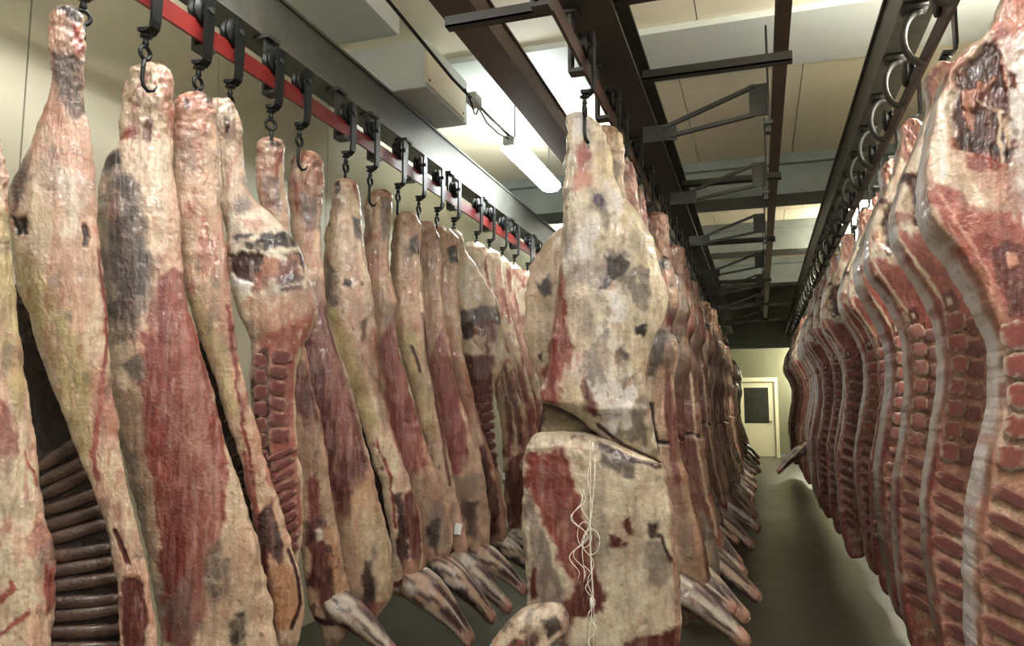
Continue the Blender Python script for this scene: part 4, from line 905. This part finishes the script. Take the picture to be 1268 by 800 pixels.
# --- L13.. the brightly lit far sides
far = [
 (590, [(299, 578, 590), (305, 573, 600), (330, 573, 604), (370, 580, 612), (410, 596, 622), (440, 606, 630), (480, 612, 640), (540, 620, 654), (600, 624, 652), (650, 628, 648), (676, 632, 644)], 'deep', 'pale pink beef side lit by the tube, right of the farther sawn face'),
 (606, [(307, 594, 606), (314, 588, 618), (340, 590, 622), (380, 598, 630), (420, 612, 640), (460, 624, 652), (520, 634, 664), (580, 640, 672), (640, 645, 668), (670, 650, 660)], 'red', 'second pale beef side right of the farther sawn face'),
 (622, [(316, 608, 622), (324, 604, 632), (350, 604, 636), (400, 614, 646), (440, 630, 658), (500, 640, 672), (580, 648, 684), (640, 655, 680), (665, 660, 672)], 'red', 'third pale beef side right of the farther sawn face'),
 (637, [(325, 626, 638), (334, 620, 646), (360, 622, 650), (410, 630, 656), (460, 640, 668), (540, 652, 684), (620, 660, 690), (660, 668, 682)], 'red', 'pale beef side half hidden beside the middle row front side'),
]
for i, (hx, rr, mc, lb) in enumerate(far):
    A = (-2.28, yl(hx)); y0 = rr[4][0] + 20
    pt = [Bl(12, .0, 'ivory', .6, .5, 1), Bl(8, .1, 'rose', .8, .5, 2), Bl(14, .1, 'pink', .8, .3, 6), Bl(9, .3, 'red', .8, .5, 3), Pg([(np.interp(y, [q[0] for q in rr], [q[1] + f_ * (q[2] - q[1]) for q in rr]), y) for y, f_ in ((y0, .6), (y0 + 60, .95), (y0 + 130, .9), (y0 + 110, .3), (y0 + 60, .35))], mc, 3, 3, .7), St([(q[1] + .55 * (q[2] - q[1]), q[0]) for q in rr[3:]], 3, 'cream', 1.5, 2)]
    if i == 0: pt += [Pg([(626, 570), (646, 560), (650, 630), (640, 668), (630, 640)], 'deep', 3, 4, .3)]
    t = make_side(A, lb, GL, rr, pt, 'cream', 40 + i, tmax=.11, thick=.55)
    trolley('left', A[1], 'left rail hook over the %s bright side past the farther sawn face' % ORD[i])
    if i == 0:
        place_shank(t, px_on(A, 630, 660), px_on(A, 688, 700, -.05), 0)
        inst('paper_tag', MB().box((-.022, -.002, -.03), (.022, .002, .03)).mesh('paper_tag', M['tag']), t, tuple(px_on(A, 622, 590, -.07) - np.array(t.location)), (0, -.1, .4))
    if i == 1: src_far = t
for i in range(6):
    y = yl(637) + .45 + .42 * i
    t = copy_tree(src_far); t.location = (-2.28, y, 0)
    t['label'] = 'beef side on the left rail hidden behind the middle row, %s past the visible ones' % ORD[i]
    trolley('left', y, 'small distant hook on the left rail, %s past those with visible sides' % ORD[i])

# ================================================================== MIDDLE ROW
GM = 'beef sides in the middle row'
# --- M0 front side, cut across between hind and fore quarter
A = (-.815, 3.455)
t = side_at(A, 'big pale beef side fronting the middle row, slashed across and trailing string', GM); M0 = t
r = [(139, 709, 722), (144, 704, 732), (155, 702, 742), (180, 701, 752), (220, 699, 760), (240, 698, 770), (260, 697, 784), (280, 696, 798), (303, 694, 811), (340, 692, 819), (378, 688, 827), (400, 686, 821), (427, 683, 807), (460, 678, 800), (485, 672, 801), (496, 670, 802), (505, 694, 804), (516, 714, 806), (531, 734, 808), (545, 752, 811), (560, 780, 815), (573, 808, 819)]
pt = [Bl(60, .1, 'grey', .45, .6, 1), Bl(40, .0, 'snow', .6, .6, 2), Bl(30, .12, 'yellow', .6, .6, 3), Bl(22, .22, 'slate', .6, .7, 6), Bl(14, .42, 'flesh', .5, .7, 4), Pg([(714, 185), (728, 180), (732, 230), (716, 232)], 'rose', 4, 5, .3, .9), Pg([(712, 220), (736, 226), (734, 240), (712, 240)], 'pink', 4, 5), Pg([(728, 240), (745, 240), (752, 262), (732, 266)], 'slate', 6, 5, 0, .6), Pg([(735, 248), (742, 246), (748, 252), (746, 260), (738, 262), (734, 256)], 'purple', 2, 2),
      Pg([(752, 322), (772, 320), (778, 336), (770, 350), (752, 356), (745, 362), (752, 340)], 'grey', 8, 8, 0, .6), Pg([(712, 330), (760, 320), (775, 355), (740, 372), (716, 360)], 'grey', 12, 10, 0, .6), Pg([(750, 322), (772, 318), (780, 336), (770, 350), (752, 358), (744, 364), (750, 340)], 'bruise', 2.5, 7), Pg([(780, 300), (796, 290), (808, 320), (796, 334), (780, 325)], 'grey', 8, 8, 0, .55), Pg([(798, 335), (803, 338), (801, 348), (796, 346)], 'bruise', 2, 2), Pg([(784, 406), (796, 404), (796, 416), (786, 416)], 'black', 2, 3), Pg([(758, 436), (768, 430), (776, 440), (772, 452), (760, 452)], 'black', 3, 4),
      Pg([(712, 380), (732, 376), (734, 415), (716, 420)], 'grey', 8, 8, 0, .7), Pg([(746, 384), (756, 380), (762, 396), (750, 396)], 'grey', 4, 4, 0, .8), Pg([(700, 290), (712, 280), (714, 360), (704, 370), (700, 330)], 'slate', 8, 7, 0, .5), Pg([(692, 330), (698, 330), (706, 420), (708, 470), (690, 500), (668, 500), (680, 440)], 'red', 3, 5, .6), Pg([(700, 450), (712, 470), (708, 490), (696, 480)], 'cream', 3, 4), Pg([(720, 478), (726, 466), (738, 500), (746, 520), (728, 512)], 'deep', 3, 5, .2), Pg([(772, 470), (786, 464), (782, 478), (770, 482)], 'slate', 3, 4, 0, .8), Bl(8, .3, 'grey', .6, 1, 9, box=(735, 470, 800, 560)),
      Pg([(700, 430), (720, 440), (716, 470)], 'pink', 5, 5, 0, .6), Pg([(740, 420), (770, 420), (780, 470), (745, 470)], 'ivory', 8, 8, 0, .5), St([(740, 525), (770, 550), (818, 573)], 5, 'dark', 1.5, 1, .3), St([(668, 498), (690, 508), (720, 528), (740, 538)], 6, 'ivory', 2, 2)]
me = body_mesh('hindquarter', r, A, pt, 'ivory', 51, veil=.3, tmax=.24, thick=.6, p=.75, lump=.014); inst('hindquarter', me, t)
r = [(535, 672, 724), (540, 664, 742), (548, 657, 762), (560, 651, 788), (574, 649, 816), (600, 647, 826), (640, 647, 833), (690, 649, 838), (740, 655, 842), (800, 662, 842), (870, 680, 840), (930, 700, 815), (950, 720, 790)]
pt = [Bl(40, .1, 'ivory', .5, .6, 1), Bl(30, .2, 'tan', .45, .5, 2), Bl(12, .4, 'flesh', .5, .8, 3), Pg([(650, 562), (700, 550), (704, 580), (718, 600), (726, 650), (738, 660), (740, 700), (716, 720), (700, 700), (680, 660), (664, 620), (650, 600)], 'red', 3, 5, .35), Pg([(660, 575), (700, 575), (718, 640), (720, 690), (690, 650)], 'deep', 12, 8, .3, .5), Pg([(646, 610), (660, 615), (680, 665), (704, 730), (690, 745), (664, 740), (648, 700)], 'grey', 5, 6, 0, .9), Pg([(646, 640), (658, 640), (664, 740), (650, 740)], 'ivory', 4, 4, 0, .8), Pg([(658, 700), (664, 700), (668, 735), (660, 740)], 'deep', 2, 2),
      St([(652, 556), (680, 546), (730, 544)], 9, 'ivory', 2, 2), Pg([(735, 548), (752, 548), (786, 575), (780, 590), (760, 580), (745, 572)], 'slate', 3, 5, 0, .85), St([(745, 550), (780, 568), (818, 577)], 6, 'dark', 1.5, 2, .3), Pg([(752, 660), (764, 658), (778, 670), (768, 676), (756, 672)], 'deep', 2.5, 5), Pg([(768, 640), (778, 636), (782, 650), (774, 656)], 'deep', 2, 4), Pg([(800, 645), (812, 638), (816, 660), (806, 664)], 'bruise', 3, 4), Pg([(796, 668), (812, 660), (826, 672), (834, 700), (820, 720), (800, 720), (794, 690)], 'grey', 5, 6, 0, .8), St([(814, 660), (826, 680), (832, 696)], 5, 'bruise', 2, 3), Pg([(724, 590), (748, 575), (752, 680), (740, 740), (730, 690)], 'grey', 6, 6, 0, .45), Pg([(690, 775), (706, 730), (716, 715), (738, 700), (752, 730), (748, 752), (716, 756), (700, 775)], 'deep', 3, 4, .3), Pg([(775, 790), (796, 780), (842, 768), (846, 900), (760, 900), (750, 810)], 'deep', 3, 4, .35), St([(790, 772), (842, 760)], 5, 'ivory', 2, 3), Pg([(838, 575), (842, 790), (834, 790), (826, 610)], 'flesh', 2, 2, 0, .6), Pg([(660, 745), (700, 750), (690, 800), (662, 800)], 'slate', 4, 6, 0, .8)]
me = body_mesh('forequarter', r, A, pt, 'ivory', 53, veil=.35, tmax=.22, thick=.5, p=.7, lump=.013); inst('forequarter', me, t)
# dark inner face of the slash
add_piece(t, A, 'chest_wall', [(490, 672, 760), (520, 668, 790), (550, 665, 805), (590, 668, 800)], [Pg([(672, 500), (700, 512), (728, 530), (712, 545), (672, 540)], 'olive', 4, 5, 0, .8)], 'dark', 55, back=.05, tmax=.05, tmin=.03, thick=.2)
add_piece(t, A, 'shoulder', [(736, 672, 694), (744, 648, 702), (756, 634, 706), (775, 618, 706), (800, 604, 704), (830, 600, 700), (860, 606, 690), (880, 625, 670)], [Bl(16, .0, 'slate', .8, .8, 2), Bl(12, .15, 'white', .8, .7, 3), Pg([(640, 775), (668, 765), (672, 800), (640, 830), (620, 800)], 'dark', 4, 5, .3, .9), Pg([(672, 752), (690, 748), (700, 770), (684, 778)], 'bruise', 3, 4, 0, .9), St([(606, 800), (636, 772), (660, 748), (690, 742)], 7, 'ivory', 2, 3), St([(650, 800), (680, 780), (704, 760)], 6, 'cream', 2, 3), Bl(9, .3, 'rose', .6, .8, 5)], 'cream', 56, back=-.14, tmax=.16, thick=.6, lump=.016)
trolley('middle', float(atX(724, 130, -.75)[1]), 'hook holding the front side of the middle row')
# string
def strand(pts): return [px_on(A, x, y, -.165 + .012 * math.sin(y * .09 + x)) for x, y in pts]
m = MB()
rng = random.Random(4)
for k in range(7):
    pts = []
    amp = [2, 3, 5, 13, 10, 7, 5][k]; ph = rng.random() * 6
    y0, y1 = [(545, 800), (548, 800), (548, 720), (608, 716), (606, 722), (606, 740), (700, 800)][k]
    n = 34
    for i in range(n + 1):
        s = i / n; y = y0 + (y1 - y0) * s
        c = 728 + 6 * math.sin(s * 2.2 + k) - (amp * .55 if k in (3, 4) else 0)
        env = math.sin(math.pi * s) ** .7 if k in (2, 3, 4, 5) else 1
        pts.append((c + amp * env * math.sin(ph + s * (7 + 2 * k)), y))
    m.tube(strand(pts), .0017, 6)
for k in range(2):
    cx = 724 + 8 * k; pts = [(cx + 9 * math.cos(a) * (1 + .2 * k), 662 + 9 * k + 16 * math.sin(a)) for a in np.linspace(0, 6.3, 18)]
    m.tube(strand(pts), .0016, 6)
m.tube(strand([(732, 740), (733, 748), (732, 756)]), [.006, .009, .005], 8)
o = m.build('string', M['string'], None, True); tag(o, 'tangled white string trailing down the slashed front side', 'string')

# --- M1: the other half, bulging out at the left behind the front one
A = (-.80, 3.98)
r = [(156, 746, 760), (161, 740, 768), (175, 738, 773), (210, 743, 773), (240, 742, 774), (262, 722, 778), (285, 692, 784), (310, 668, 795), (340, 654, 805), (370, 650, 806), (410, 650, 805), (440, 655, 800), (470, 666, 795), (500, 672, 790), (600, 676, 800), (700, 682, 815), (760, 690, 815), (820, 705, 800), (850, 730, 770)]
pt = [Bl(30, .1, 'grey', .4, .6, 1), Bl(20, .2, 'yellow', .4, .6, 2), Pg([(740, 165), (756, 160), (756, 220), (748, 250), (742, 220)], 'flesh', 4, 4, 0, .6), Pg([(752, 190), (770, 200), (770, 250), (754, 240)], 'grey', 5, 5, 0, .8), Pg([(664, 352), (684, 344), (690, 362), (680, 372), (668, 366)], 'bruise', 4, 5), Pg([(692, 365), (698, 400), (700, 500), (670, 500), (676, 460), (684, 420)], 'red', 3, 4, .7), Pg([(668, 440), (674, 436), (674, 448)], 'bruise', 2, 2), Pg([(672, 500), (760, 500), (780, 560), (672, 560)], 'slate', 8, 8, 0, .9), Pg([(690, 505), (720, 515), (715, 545), (690, 540)], 'olive', 5, 5)]
t = make_side(A, 'pale beef side bulging out at the left just behind the slashed front one', GM, r, pt, 'cream', 57, tmax=.2, thick=.4)
trolley('middle', float(atX(757, 150, -.75)[1]) , 'hook just behind the front hook of the middle row')

# --- M2 and the sides behind it
A = (-.72, 4.35)
r = [(198, 765, 778), (204, 761, 786), (225, 760, 790), (255, 764, 792), (285, 765, 802), (310, 764, 815), (325, 762, 832), (350, 758, 836), (375, 755, 839), (400, 752, 833), (440, 750, 839), (480, 748, 836), (520, 748, 838), (560, 750, 843), (600, 752, 853), (640, 756, 865), (680, 762, 874), (720, 772, 881), (745, 785, 878), (765, 800, 866), (778, 815, 850)]
pt = [Bl(24, .08, 'flesh', .5, .5, 1), Bl(18, .2, 'slate', .6, .5, 2), Pg([(774, 205), (786, 210), (790, 260), (780, 280)], 'rose', 4, 4, 0, .6), Pg([(810, 330), (822, 318), (834, 330), (832, 356), (816, 364), (808, 350)], 'bruise', 3, 5), Pg([(820, 340), (832, 336), (830, 356), (820, 360)], 'flesh', 2, 4), Pg([(826, 392), (838, 398), (832, 412), (824, 408)], 'deep', 2, 3), Pg([(812, 400), (828, 410), (820, 450), (806, 480), (800, 470), (806, 430)], 'slate', 5, 6), Pg([(824, 450), (832, 480), (838, 530), (840, 580), (848, 640), (840, 640), (828, 560), (822, 500)], 'deep', 2.5, 2, .5), St([(804, 470), (810, 520), (816, 580), (830, 640)], 5, 'ivory', 3, 3, 0, .7), St([(810, 546), (826, 548)], 5, 'black', 1.5, 1, 0, 1, -.01), St([(806, 500), (812, 560)], 6, 'dark', 2, 2), Pg([(818, 590), (850, 600), (872, 690), (878, 740), (850, 740), (836, 660)], 'tan', 5, 5, 0, .7), St([(856, 610), (872, 675), (880, 730)], 6, 'brown', 2, 1, 0, .9), Pg([(840, 645), (856, 650), (860, 690), (846, 690)], 'grey', 5, 5, 0, .6)]
meM = [body_mesh('body', r, A, [Bl(40, -.1, 'tan', .8, .5, 9), Bl(30, .1, 'brown', .5, .5, 8)] + pt, 'fat', 61, tmax=.3, thick=.5)]
def shiftp(rows, f): return [tuple([q[0]] + list(f(q[0], q[1], q[2]))) for q in rows]
pt2 = [Bl(24, .0, 'tan', .7, .5, 1), Bl(18, .12, 'brown', .5, .4, 2), Bl(12, .3, 'deep', .6, .4, 3), Pg([(806, 440), (816, 440), (818, 460), (808, 462)], 'dark', 2, 3), St([(790, 545), (840, 552)], 5, 'black', 1.5, 2, 0, 1, -.012), Pg([(820, 480), (836, 500), (842, 600), (860, 680), (844, 690), (826, 560)], 'deep', 4, 4, .5, .8), St([(806, 420), (812, 500), (824, 600), (846, 700)], 4, 'fat', 2, 3), Pg([(774, 205), (786, 210), (790, 260), (780, 280)], 'rose', 4, 4, 0, .7), Pg([(800, 600), (840, 620), (870, 720), (830, 740)], 'fat', 8, 8, 0, .7)]
r2 = [(q[0], q[1], q[2] + 7 * math.sin(q[0] * .017 + 1)) for q in r]
meM.append(body_mesh('body', r2, A, [Bl(40, -.1, 'brown', .7, .5, 9)] + pt2, 'grey', 63, tmax=.3, thick=.5))
pt3 = [Bl(24, .0, 'rose', .6, .4, 1), Bl(18, .15, 'tan', .7, .4, 2), Bl(12, .25, 'dark', .6, .4, 3), Pg([(800, 430), (832, 440), (842, 600), (860, 700), (830, 700), (810, 560)], 'deep', 5, 5, .6, .8), St([(790, 540), (840, 546)], 5, 'black', 1.5, 2, 0, 1, -.012), St([(826, 440), (836, 560), (852, 640), (868, 700)], 4, 'cream', 2, 2), Pg([(774, 205), (790, 210), (792, 260), (780, 290)], 'pink', 4, 4, 0, .7)]
r3 = [(q[0], q[1], q[2] + 6 * math.sin(q[0] * .021 + 3)) for q in r]
meM.append(body_mesh('body', r3, A, [Bl(40, -.1, 'brown', .7, .5, 9)] + pt3, 'tan', 65, tmax=.3, thick=.5))
rng = random.Random(11)
ys_m = [4.35] + [4.95 + .56 * i for i in range(25)]
for i, y in enumerate(ys_m):
    x = -.72 + (0 if i == 0 else rng.uniform(-.05, .05))
    n = 'second' if i == 0 else None
    lb = 'tan-edged beef side just right of the slashed front one' if i == 0 else 'edge-on beef side in the middle row, %s behind the tan-edged one' % ORD[i - 1]
    t = side_at((x, y), lb, GM)
    b = inst('body', meM[i % 3 if i else 0], t, (0, 0, 0), (0, 0, 0 if i == 0 else rng.uniform(-.12, .2)), (1, 1, 1 if i == 0 else rng.uniform(.97, 1.03)))
    z0 = rng.uniform(.50, .6)
    place_shank(t, (x + .18, y - .06, z0), (x + .62 + rng.uniform(-.06, .05), y - .22 + rng.uniform(-.1, .1), z0 - .28), i)
    if i % 2 == 0: place_shank(t, (x + .16, y + .06, z0 + .06), (x + .56, y + .02, z0 - .16), i + 1)
    trolley('middle', y + .02, 'middle rail hook over the tan-edged side' if i == 0 else 'middle rail hook over the %s side behind the tan-edged one' % ORD[i - 1])

# ================================================================== RIGHT ROW
GR = 'beef sides in the right row'
FR = (0, 1)
OUT = ('snow', [Bl(40, .05, 'white', .7, .5, 1), Bl(30, .3, 'grey', .5, .4, 2), Bl(16, .35, 'rose', .5, .5, 3)])
def edge_x(rows, y): return float(np.interp(y, [q[0] for q in rows], [q[1] for q in rows]))
def right_parts(t, A, rows, y0, ys, y1, step, w, k0=0, stepp=None, xoff=4):
    """vertebrae down to ys, slanting spinous processes from ys to y1, along the left (back) edge of the sawn face"""
    base = np.array(t.location)
    def s_at(y): return np.linalg.norm(px_on(A, 1101, y, 0, FR) - px_on(A, 1100, y, 0, FR))
    y = y0; k = k0; jr = random.Random(k0 * 13 + 1); u = jr.uniform
    while y < ys:
        x = edge_x(rows, y) + xoff; q = px_on(A, x + w * .5, y, -.042, FR); s = s_at(y)
        slope = math.atan2(edge_x(rows, y + 10) - edge_x(rows, y - 10), 20)
        inst('vertebra', VERTR[k % 4], t, tuple(q - base), (0, -slope * .8 + u(-.12, .12), 0), (w * s * u(.88, 1.12), .010, step * s * u(.88, 1.04)))
        q = px_on(A, x + w * 1.4, y + step * .2, -.041, FR)
        inst('vertebra', VERT[(k + 1) % 4], t, tuple(q - base), (0, -slope * .8 + u(-.2, .2), 0), (w * s * u(.7, 1.0), .010, step * s * u(.8, 1.05)))
        y += step; k += 1
    sp = stepp or step
    while y < y1:
        x = edge_x(rows, y) + xoff + 2; s = s_at(y)
        q = px_on(A, x + w * .75, y + w * .36, -.042, FR)
        inst('spinous_process', PROC[k % 4], t, tuple(q - base), (0, math.radians(30 + u(-5, 6)), 0), (w * s * u(1.55, 1.95), .009, sp * s * u(.52, .70)))
        y += sp; k += 1
# --- R0: nearest, at the right edge
A = (.80, 2.58)
r = [(-60, 1262, 1300), (-20, 1250, 1320), (0, 1243, 1330), (40, 1226, 1340), (62, 1196, 1345), (85, 1176, 1350), (110, 1167, 1350), (150, 1158, 1355), (200, 1150, 1360), (240, 1147, 1365), (262, 1152, 1370), (290, 1172, 1370), (320, 1196, 1372), (350, 1214, 1375), (390, 1230, 1378), (430, 1241, 1380), (480, 1242, 1385), (520, 1240, 1388), (560, 1232, 1390), (600, 1224, 1392), (650, 1217, 1395), (700, 1214, 1395), (760, 1215, 1392), (820, 1217, 1385), (900, 1222, 1370), (980, 1235, 1340), (1040, 1260, 1310)]
pt = [Bl(40, .05, 'ivory', .5, .6, 1), Bl(24, .15, 'rose', .6, .6, 2), Bl(12, .3, 'white', .6, .7, 3),
      Pg([(1222, 40), (1256, 20), (1268, 0), (1300, 0), (1300, 60), (1262, 70), (1234, 60)], 'pink', 6, 8, 0, .8), Pg([(1250, 0), (1268, -10), (1290, 0), (1268, 30)], 'rose', 5, 5, .3, .8), Pg([(1224, 36), (1240, 34), (1244, 52), (1230, 56)], 'red', 3, 4, .3, .8),
      Pg([(1178, 100), (1200, 74), (1230, 58), (1240, 80), (1246, 110), (1250, 140), (1254, 160), (1256, 196), (1242, 206), (1206, 196), (1180, 186), (1172, 160), (1172, 130)], 'dark', 3, 6, .2, 1, -.02), Pg([(1186, 92), (1206, 76), (1226, 66), (1234, 90), (1205, 105), (1186, 115)], 'slate', 4, 6, 0, .75), Pg([(1186, 118), (1206, 104), (1232, 100), (1226, 112), (1212, 120), (1200, 140), (1188, 138)], 'flesh', 3, 5, 0, 1, .012), Pg([(1204, 124), (1222, 112), (1246, 112), (1252, 135), (1230, 142), (1206, 136)], 'deep', 3, 5, .4, 1, .004), St([(1208, 128), (1224, 136), (1244, 138)], 3, 'cream', 1, 3), Pg([(1190, 136), (1204, 140), (1206, 164), (1192, 160)], 'flesh', 3, 5), St([(1184, 172), (1206, 180), (1232, 184), (1250, 190)], 6, 'black', 2, 3), St([(1240, 140), (1236, 170), (1244, 200)], 5, 'cream', 2, 3), Pg([(1240, 150), (1250, 145), (1258, 170), (1248, 186)], 'fat', 3, 3),
      St([(1237, 56), (1248, 90), (1252, 140), (1262, 180)], 4, 'ivory', 2, 2), Pg([(1160, 120), (1176, 100), (1176, 190), (1200, 230), (1230, 250), (1200, 262), (1156, 236), (1150, 190)], 'milk', 5, 6, 0, .85), Pg([(1240, 60), (1290, 40), (1360, 200), (1360, 300), (1275, 300), (1258, 210)], 'snow', 8, 8, 0, .8), Pg([(1250, 230), (1300, 240), (1300, 300), (1270, 300)], 'blue', 8, 8, 0, .8), Pg([(1244, 90), (1258, 100), (1262, 116), (1250, 112)], 'deep', 2, 4), Pg([(1196, 196), (1216, 192), (1240, 198), (1238, 212), (1212, 216), (1198, 208)], 'red', 3, 5, .4), Pg([(1172, 190), (1194, 200), (1206, 240), (1218, 270), (1204, 262), (1180, 222)], 'cream', 4, 5), Pg([(1210, 220), (1250, 215), (1268, 260), (1240, 260)], 'pink', 6, 7, 0, .8), Pg([(1156, 228), (1180, 232), (1210, 262), (1250, 268), (1280, 300), (1300, 420), (1260, 400), (1236, 380), (1222, 345), (1196, 318), (1168, 280), (1155, 255)], 'rose', 5, 6, .35), Pg([(1170, 270), (1196, 268), (1200, 290), (1182, 288)], 'red', 3, 4, .3, .8), Pg([(1196, 292), (1230, 290), (1240, 320), (1216, 328)], 'red', 3, 5, .4, .8), St([(1156, 236), (1190, 285), (1222, 340), (1236, 390)], 5, 'pink', 2, 3), Pg([(1226, 308), (1246, 300), (1280, 310), (1290, 400), (1250, 395), (1234, 350)], 'deep', 3, 4, .4), Pg([(1246, 318), (1258, 316), (1260, 332), (1248, 334)], 'pink', 2, 3, 0, 1, .004),
      Pg([(1226, 590), (1300, 590), (1390, 720), (1390, 900), (1230, 900), (1218, 700)], 'cream', 8, 6, 0, .6), Pg([(1218, 640), (1228, 640), (1230, 800), (1218, 800)], 'pink', 4, 3, 0, .7), Bl(18, .1, 'flesh', .6, .9, 9, box=(1216, 560, 1390, 900))]
t = make_side(A, 'nearest beef side in the right row, dark hip socket at its top', GR, r, pt, 'flesh', 71, frame=FR, thick=1.0, tmax=.34, tmin=.1, tf=.03, p=.42, lump=.008, outer=OUT, mrow=520, ncol=300, veil=.3)
right_parts(t, A, r, 415, 590, 900, 38, 36, 0, 33)
trolley('right', 2.70, 'hook of the nearest side in the right row, at the top edge')
# --- generic right side, built at the second place and repeated
A = (.80, 3.37)
rB = [(78, 1164, 1180), (84, 1156, 1188), (98, 1150, 1192), (130, 1150, 1194), (160, 1142, 1200), (185, 1132, 1215), (210, 1122, 1240), (240, 1113, 1262), (280, 1109, 1276), (300, 1114, 1280), (320, 1126, 1283), (345, 1143, 1286), (370, 1158, 1288), (400, 1168, 1290), (450, 1172, 1292), (500, 1168, 1294), (560, 1160, 1296), (600, 1153, 1298), (640, 1150, 1300), (680, 1152, 1298), (740, 1160, 1292), (800, 1168, 1280), (850, 1176, 1262), (885, 1186, 1236), (900, 1196, 1220)]
def r_patches(s):
    return [Bl(26, .0, 'red', .6, .6, s, mus=.3), Bl(16, .1, 'ivory', .7, .6, s + 1), Bl(20, .15, 'white', .8, .7, s + 2, box=(1100, 170, 1300, 420)), Bl(16, .2, 'dark', .8, .7, s + 3, box=(1100, 190, 1300, 420)), Bl(9, .2, 'pink', .7, .7, s + 4), Pg([(1150, 84), (1196, 90), (1200, 160), (1150, 160)], 'tan', 8, 8, 0, .8), Pg([(1100, 180), (1150, 150), (1210, 160), (1290, 230), (1290, 330), (1230, 300), (1180, 290), (1140, 300), (1100, 290)], 'milk', 6, 10, 0, .85), Bl(12, .2, 'rose', .7, .8, s + 8, box=(1100, 160, 1290, 320)), Bl(16, .22, 'dark', .9, .8, s + 9, box=(1100, 190, 1290, 310)),
      Pg([(1124, 222), (1140, 205), (1158, 200), (1176, 215), (1180, 250), (1166, 282), (1140, 284), (1120, 262)], 'dark', 3, 6, .2, 1, -.02), Pg([(1134, 222), (1156, 214), (1160, 236), (1140, 240)], 'flesh', 3, 5, 0, 1, .01), Pg([(1140, 246), (1164, 244), (1160, 264), (1142, 266)], 'deep', 3, 4, .4), Pg([(1118, 240), (1128, 240), (1130, 268), (1120, 268)], 'cream', 3, 4), Pg([(1160, 205), (1200, 210), (1280, 280), (1280, 340), (1210, 300), (1180, 260)], 'ivory', 6, 6, 0, .6),
      Pg([(1110, 288), (1134, 296), (1166, 320), (1200, 350), (1210, 420), (1196, 420), (1176, 385), (1150, 352), (1120, 318)], 'rose', 4, 5, .3), Pg([(1122, 300), (1150, 318), (1170, 345), (1150, 345), (1130, 322)], 'red', 3, 4, .4, .85), St([(1110, 292), (1140, 335), (1166, 372), (1174, 410)], 4, 'ivory', 2, 2), Pg([(1164, 366), (1178, 360), (1188, 374), (1182, 390), (1168, 386)], 'deep', 2, 2, .3), Pg([(1171, 371), (1176, 369), (1178, 377), (1172, 379)], 'ivory', 1.5, 1),
      Pg([(1172, 405), (1220, 410), (1225, 600), (1200, 640), (1160, 620), (1164, 540)], 'flesh', 4, 4, .2, .7), Pg([(1156, 610), (1300, 620), (1300, 860), (1186, 860), (1156, 720)], 'cream', 6, 6, 0, .5), Bl(14, .1, 'rose', .6, 1, s + 5, box=(1150, 600, 1300, 890)), Pg([(1180, 850), (1250, 850), (1230, 900), (1190, 900)], 'deep', 5, 6, .3, .7)]
OUT2 = ('snow', [Bl(30, .05, 'white', .7, .5, 1), Bl(26, .25, 'grey', .6, .4, 2), Bl(16, .3, 'rose', .5, .5, 3), Pg([(1100, 640), (1300, 660), (1300, 900), (1100, 900)], 'grey', 12, 20, 0, .5), Bl(24, .15, 'bruise', .8, .4, 5, box=(1100, 640, 1300, 900))])
meR = [body_mesh('body', rB, A, r_patches(1), 'rose', 73, frame=FR, thick=1.0, tmax=.32, tmin=.09, tf=.03, p=.42, lump=.009, outer=OUT2, mrow=380, ncol=210, veil=.35)]
rB2 = [(q[0], q[1] + 5 * math.sin(q[0] * .012 + 1), q[2]) for q in rB]
meR.append(body_mesh('body', rB2, A, r_patches(7) + [Bl(22, .12, 'red', .7, .5, 9, mus=.4)], 'rose', 79, frame=FR, thick=1.0, tmax=.30, tmin=.09, tf=.03, p=.42, lump=.010, outer=OUT2, mrow=340, ncol=190, veil=.35))
rng = random.Random(5)
ys_r = [3.37, 4.12, 4.80, 5.45, 6.05, 6.65, 7.2, 7.8, 8.35, 8.9, 9.5, 10.1, 10.7, 11.3, 11.9, 12.5, 13.1, 13.7, 14.3, 15.0, 15.7, 16.4, 17.1]
src = {}
lbs = {0: 'second beef side in the right row, clean row of vertebrae by pale fat', 1: 'third beef side in the right row, grey-streaked back fat'}
for i, y in enumerate(ys_r):
    v = i % 2
    x = .80 + (0 if i < 2 else rng.uniform(-.05, .05))
    lb = lbs.get(i, '%s beef side from the camera in the right row' % ORD[i + 1])
    t = side_at((x, y), lb, GR)
    inst('body', meR[v], t)
    rows_ = (rB, rB2)[v]
    if y < 9.2:
        tt_ = empty('tmp', (A[0], A[1], 0))
        right_parts(tt_, A, rows_, 398, 580, 820, 27, 25, i, 27)
        for ch in list(tt_.children): ch.parent = t
        bpy.data.objects.remove(tt_)
    t.rotation_euler = (0, 0, 0 if i == 0 else rng.uniform(-.10, .12)); t.scale = (1, 1, 1 if i == 0 else rng.uniform(.995, 1.02))
    trolley('right', y + .12, 'right rail hook over the %s side from the camera' % ORD[i + 1])
    if i == 14: place_shank(t, (x - .12, y, .92), (x - .62, y - .05, .50), 0, .8)
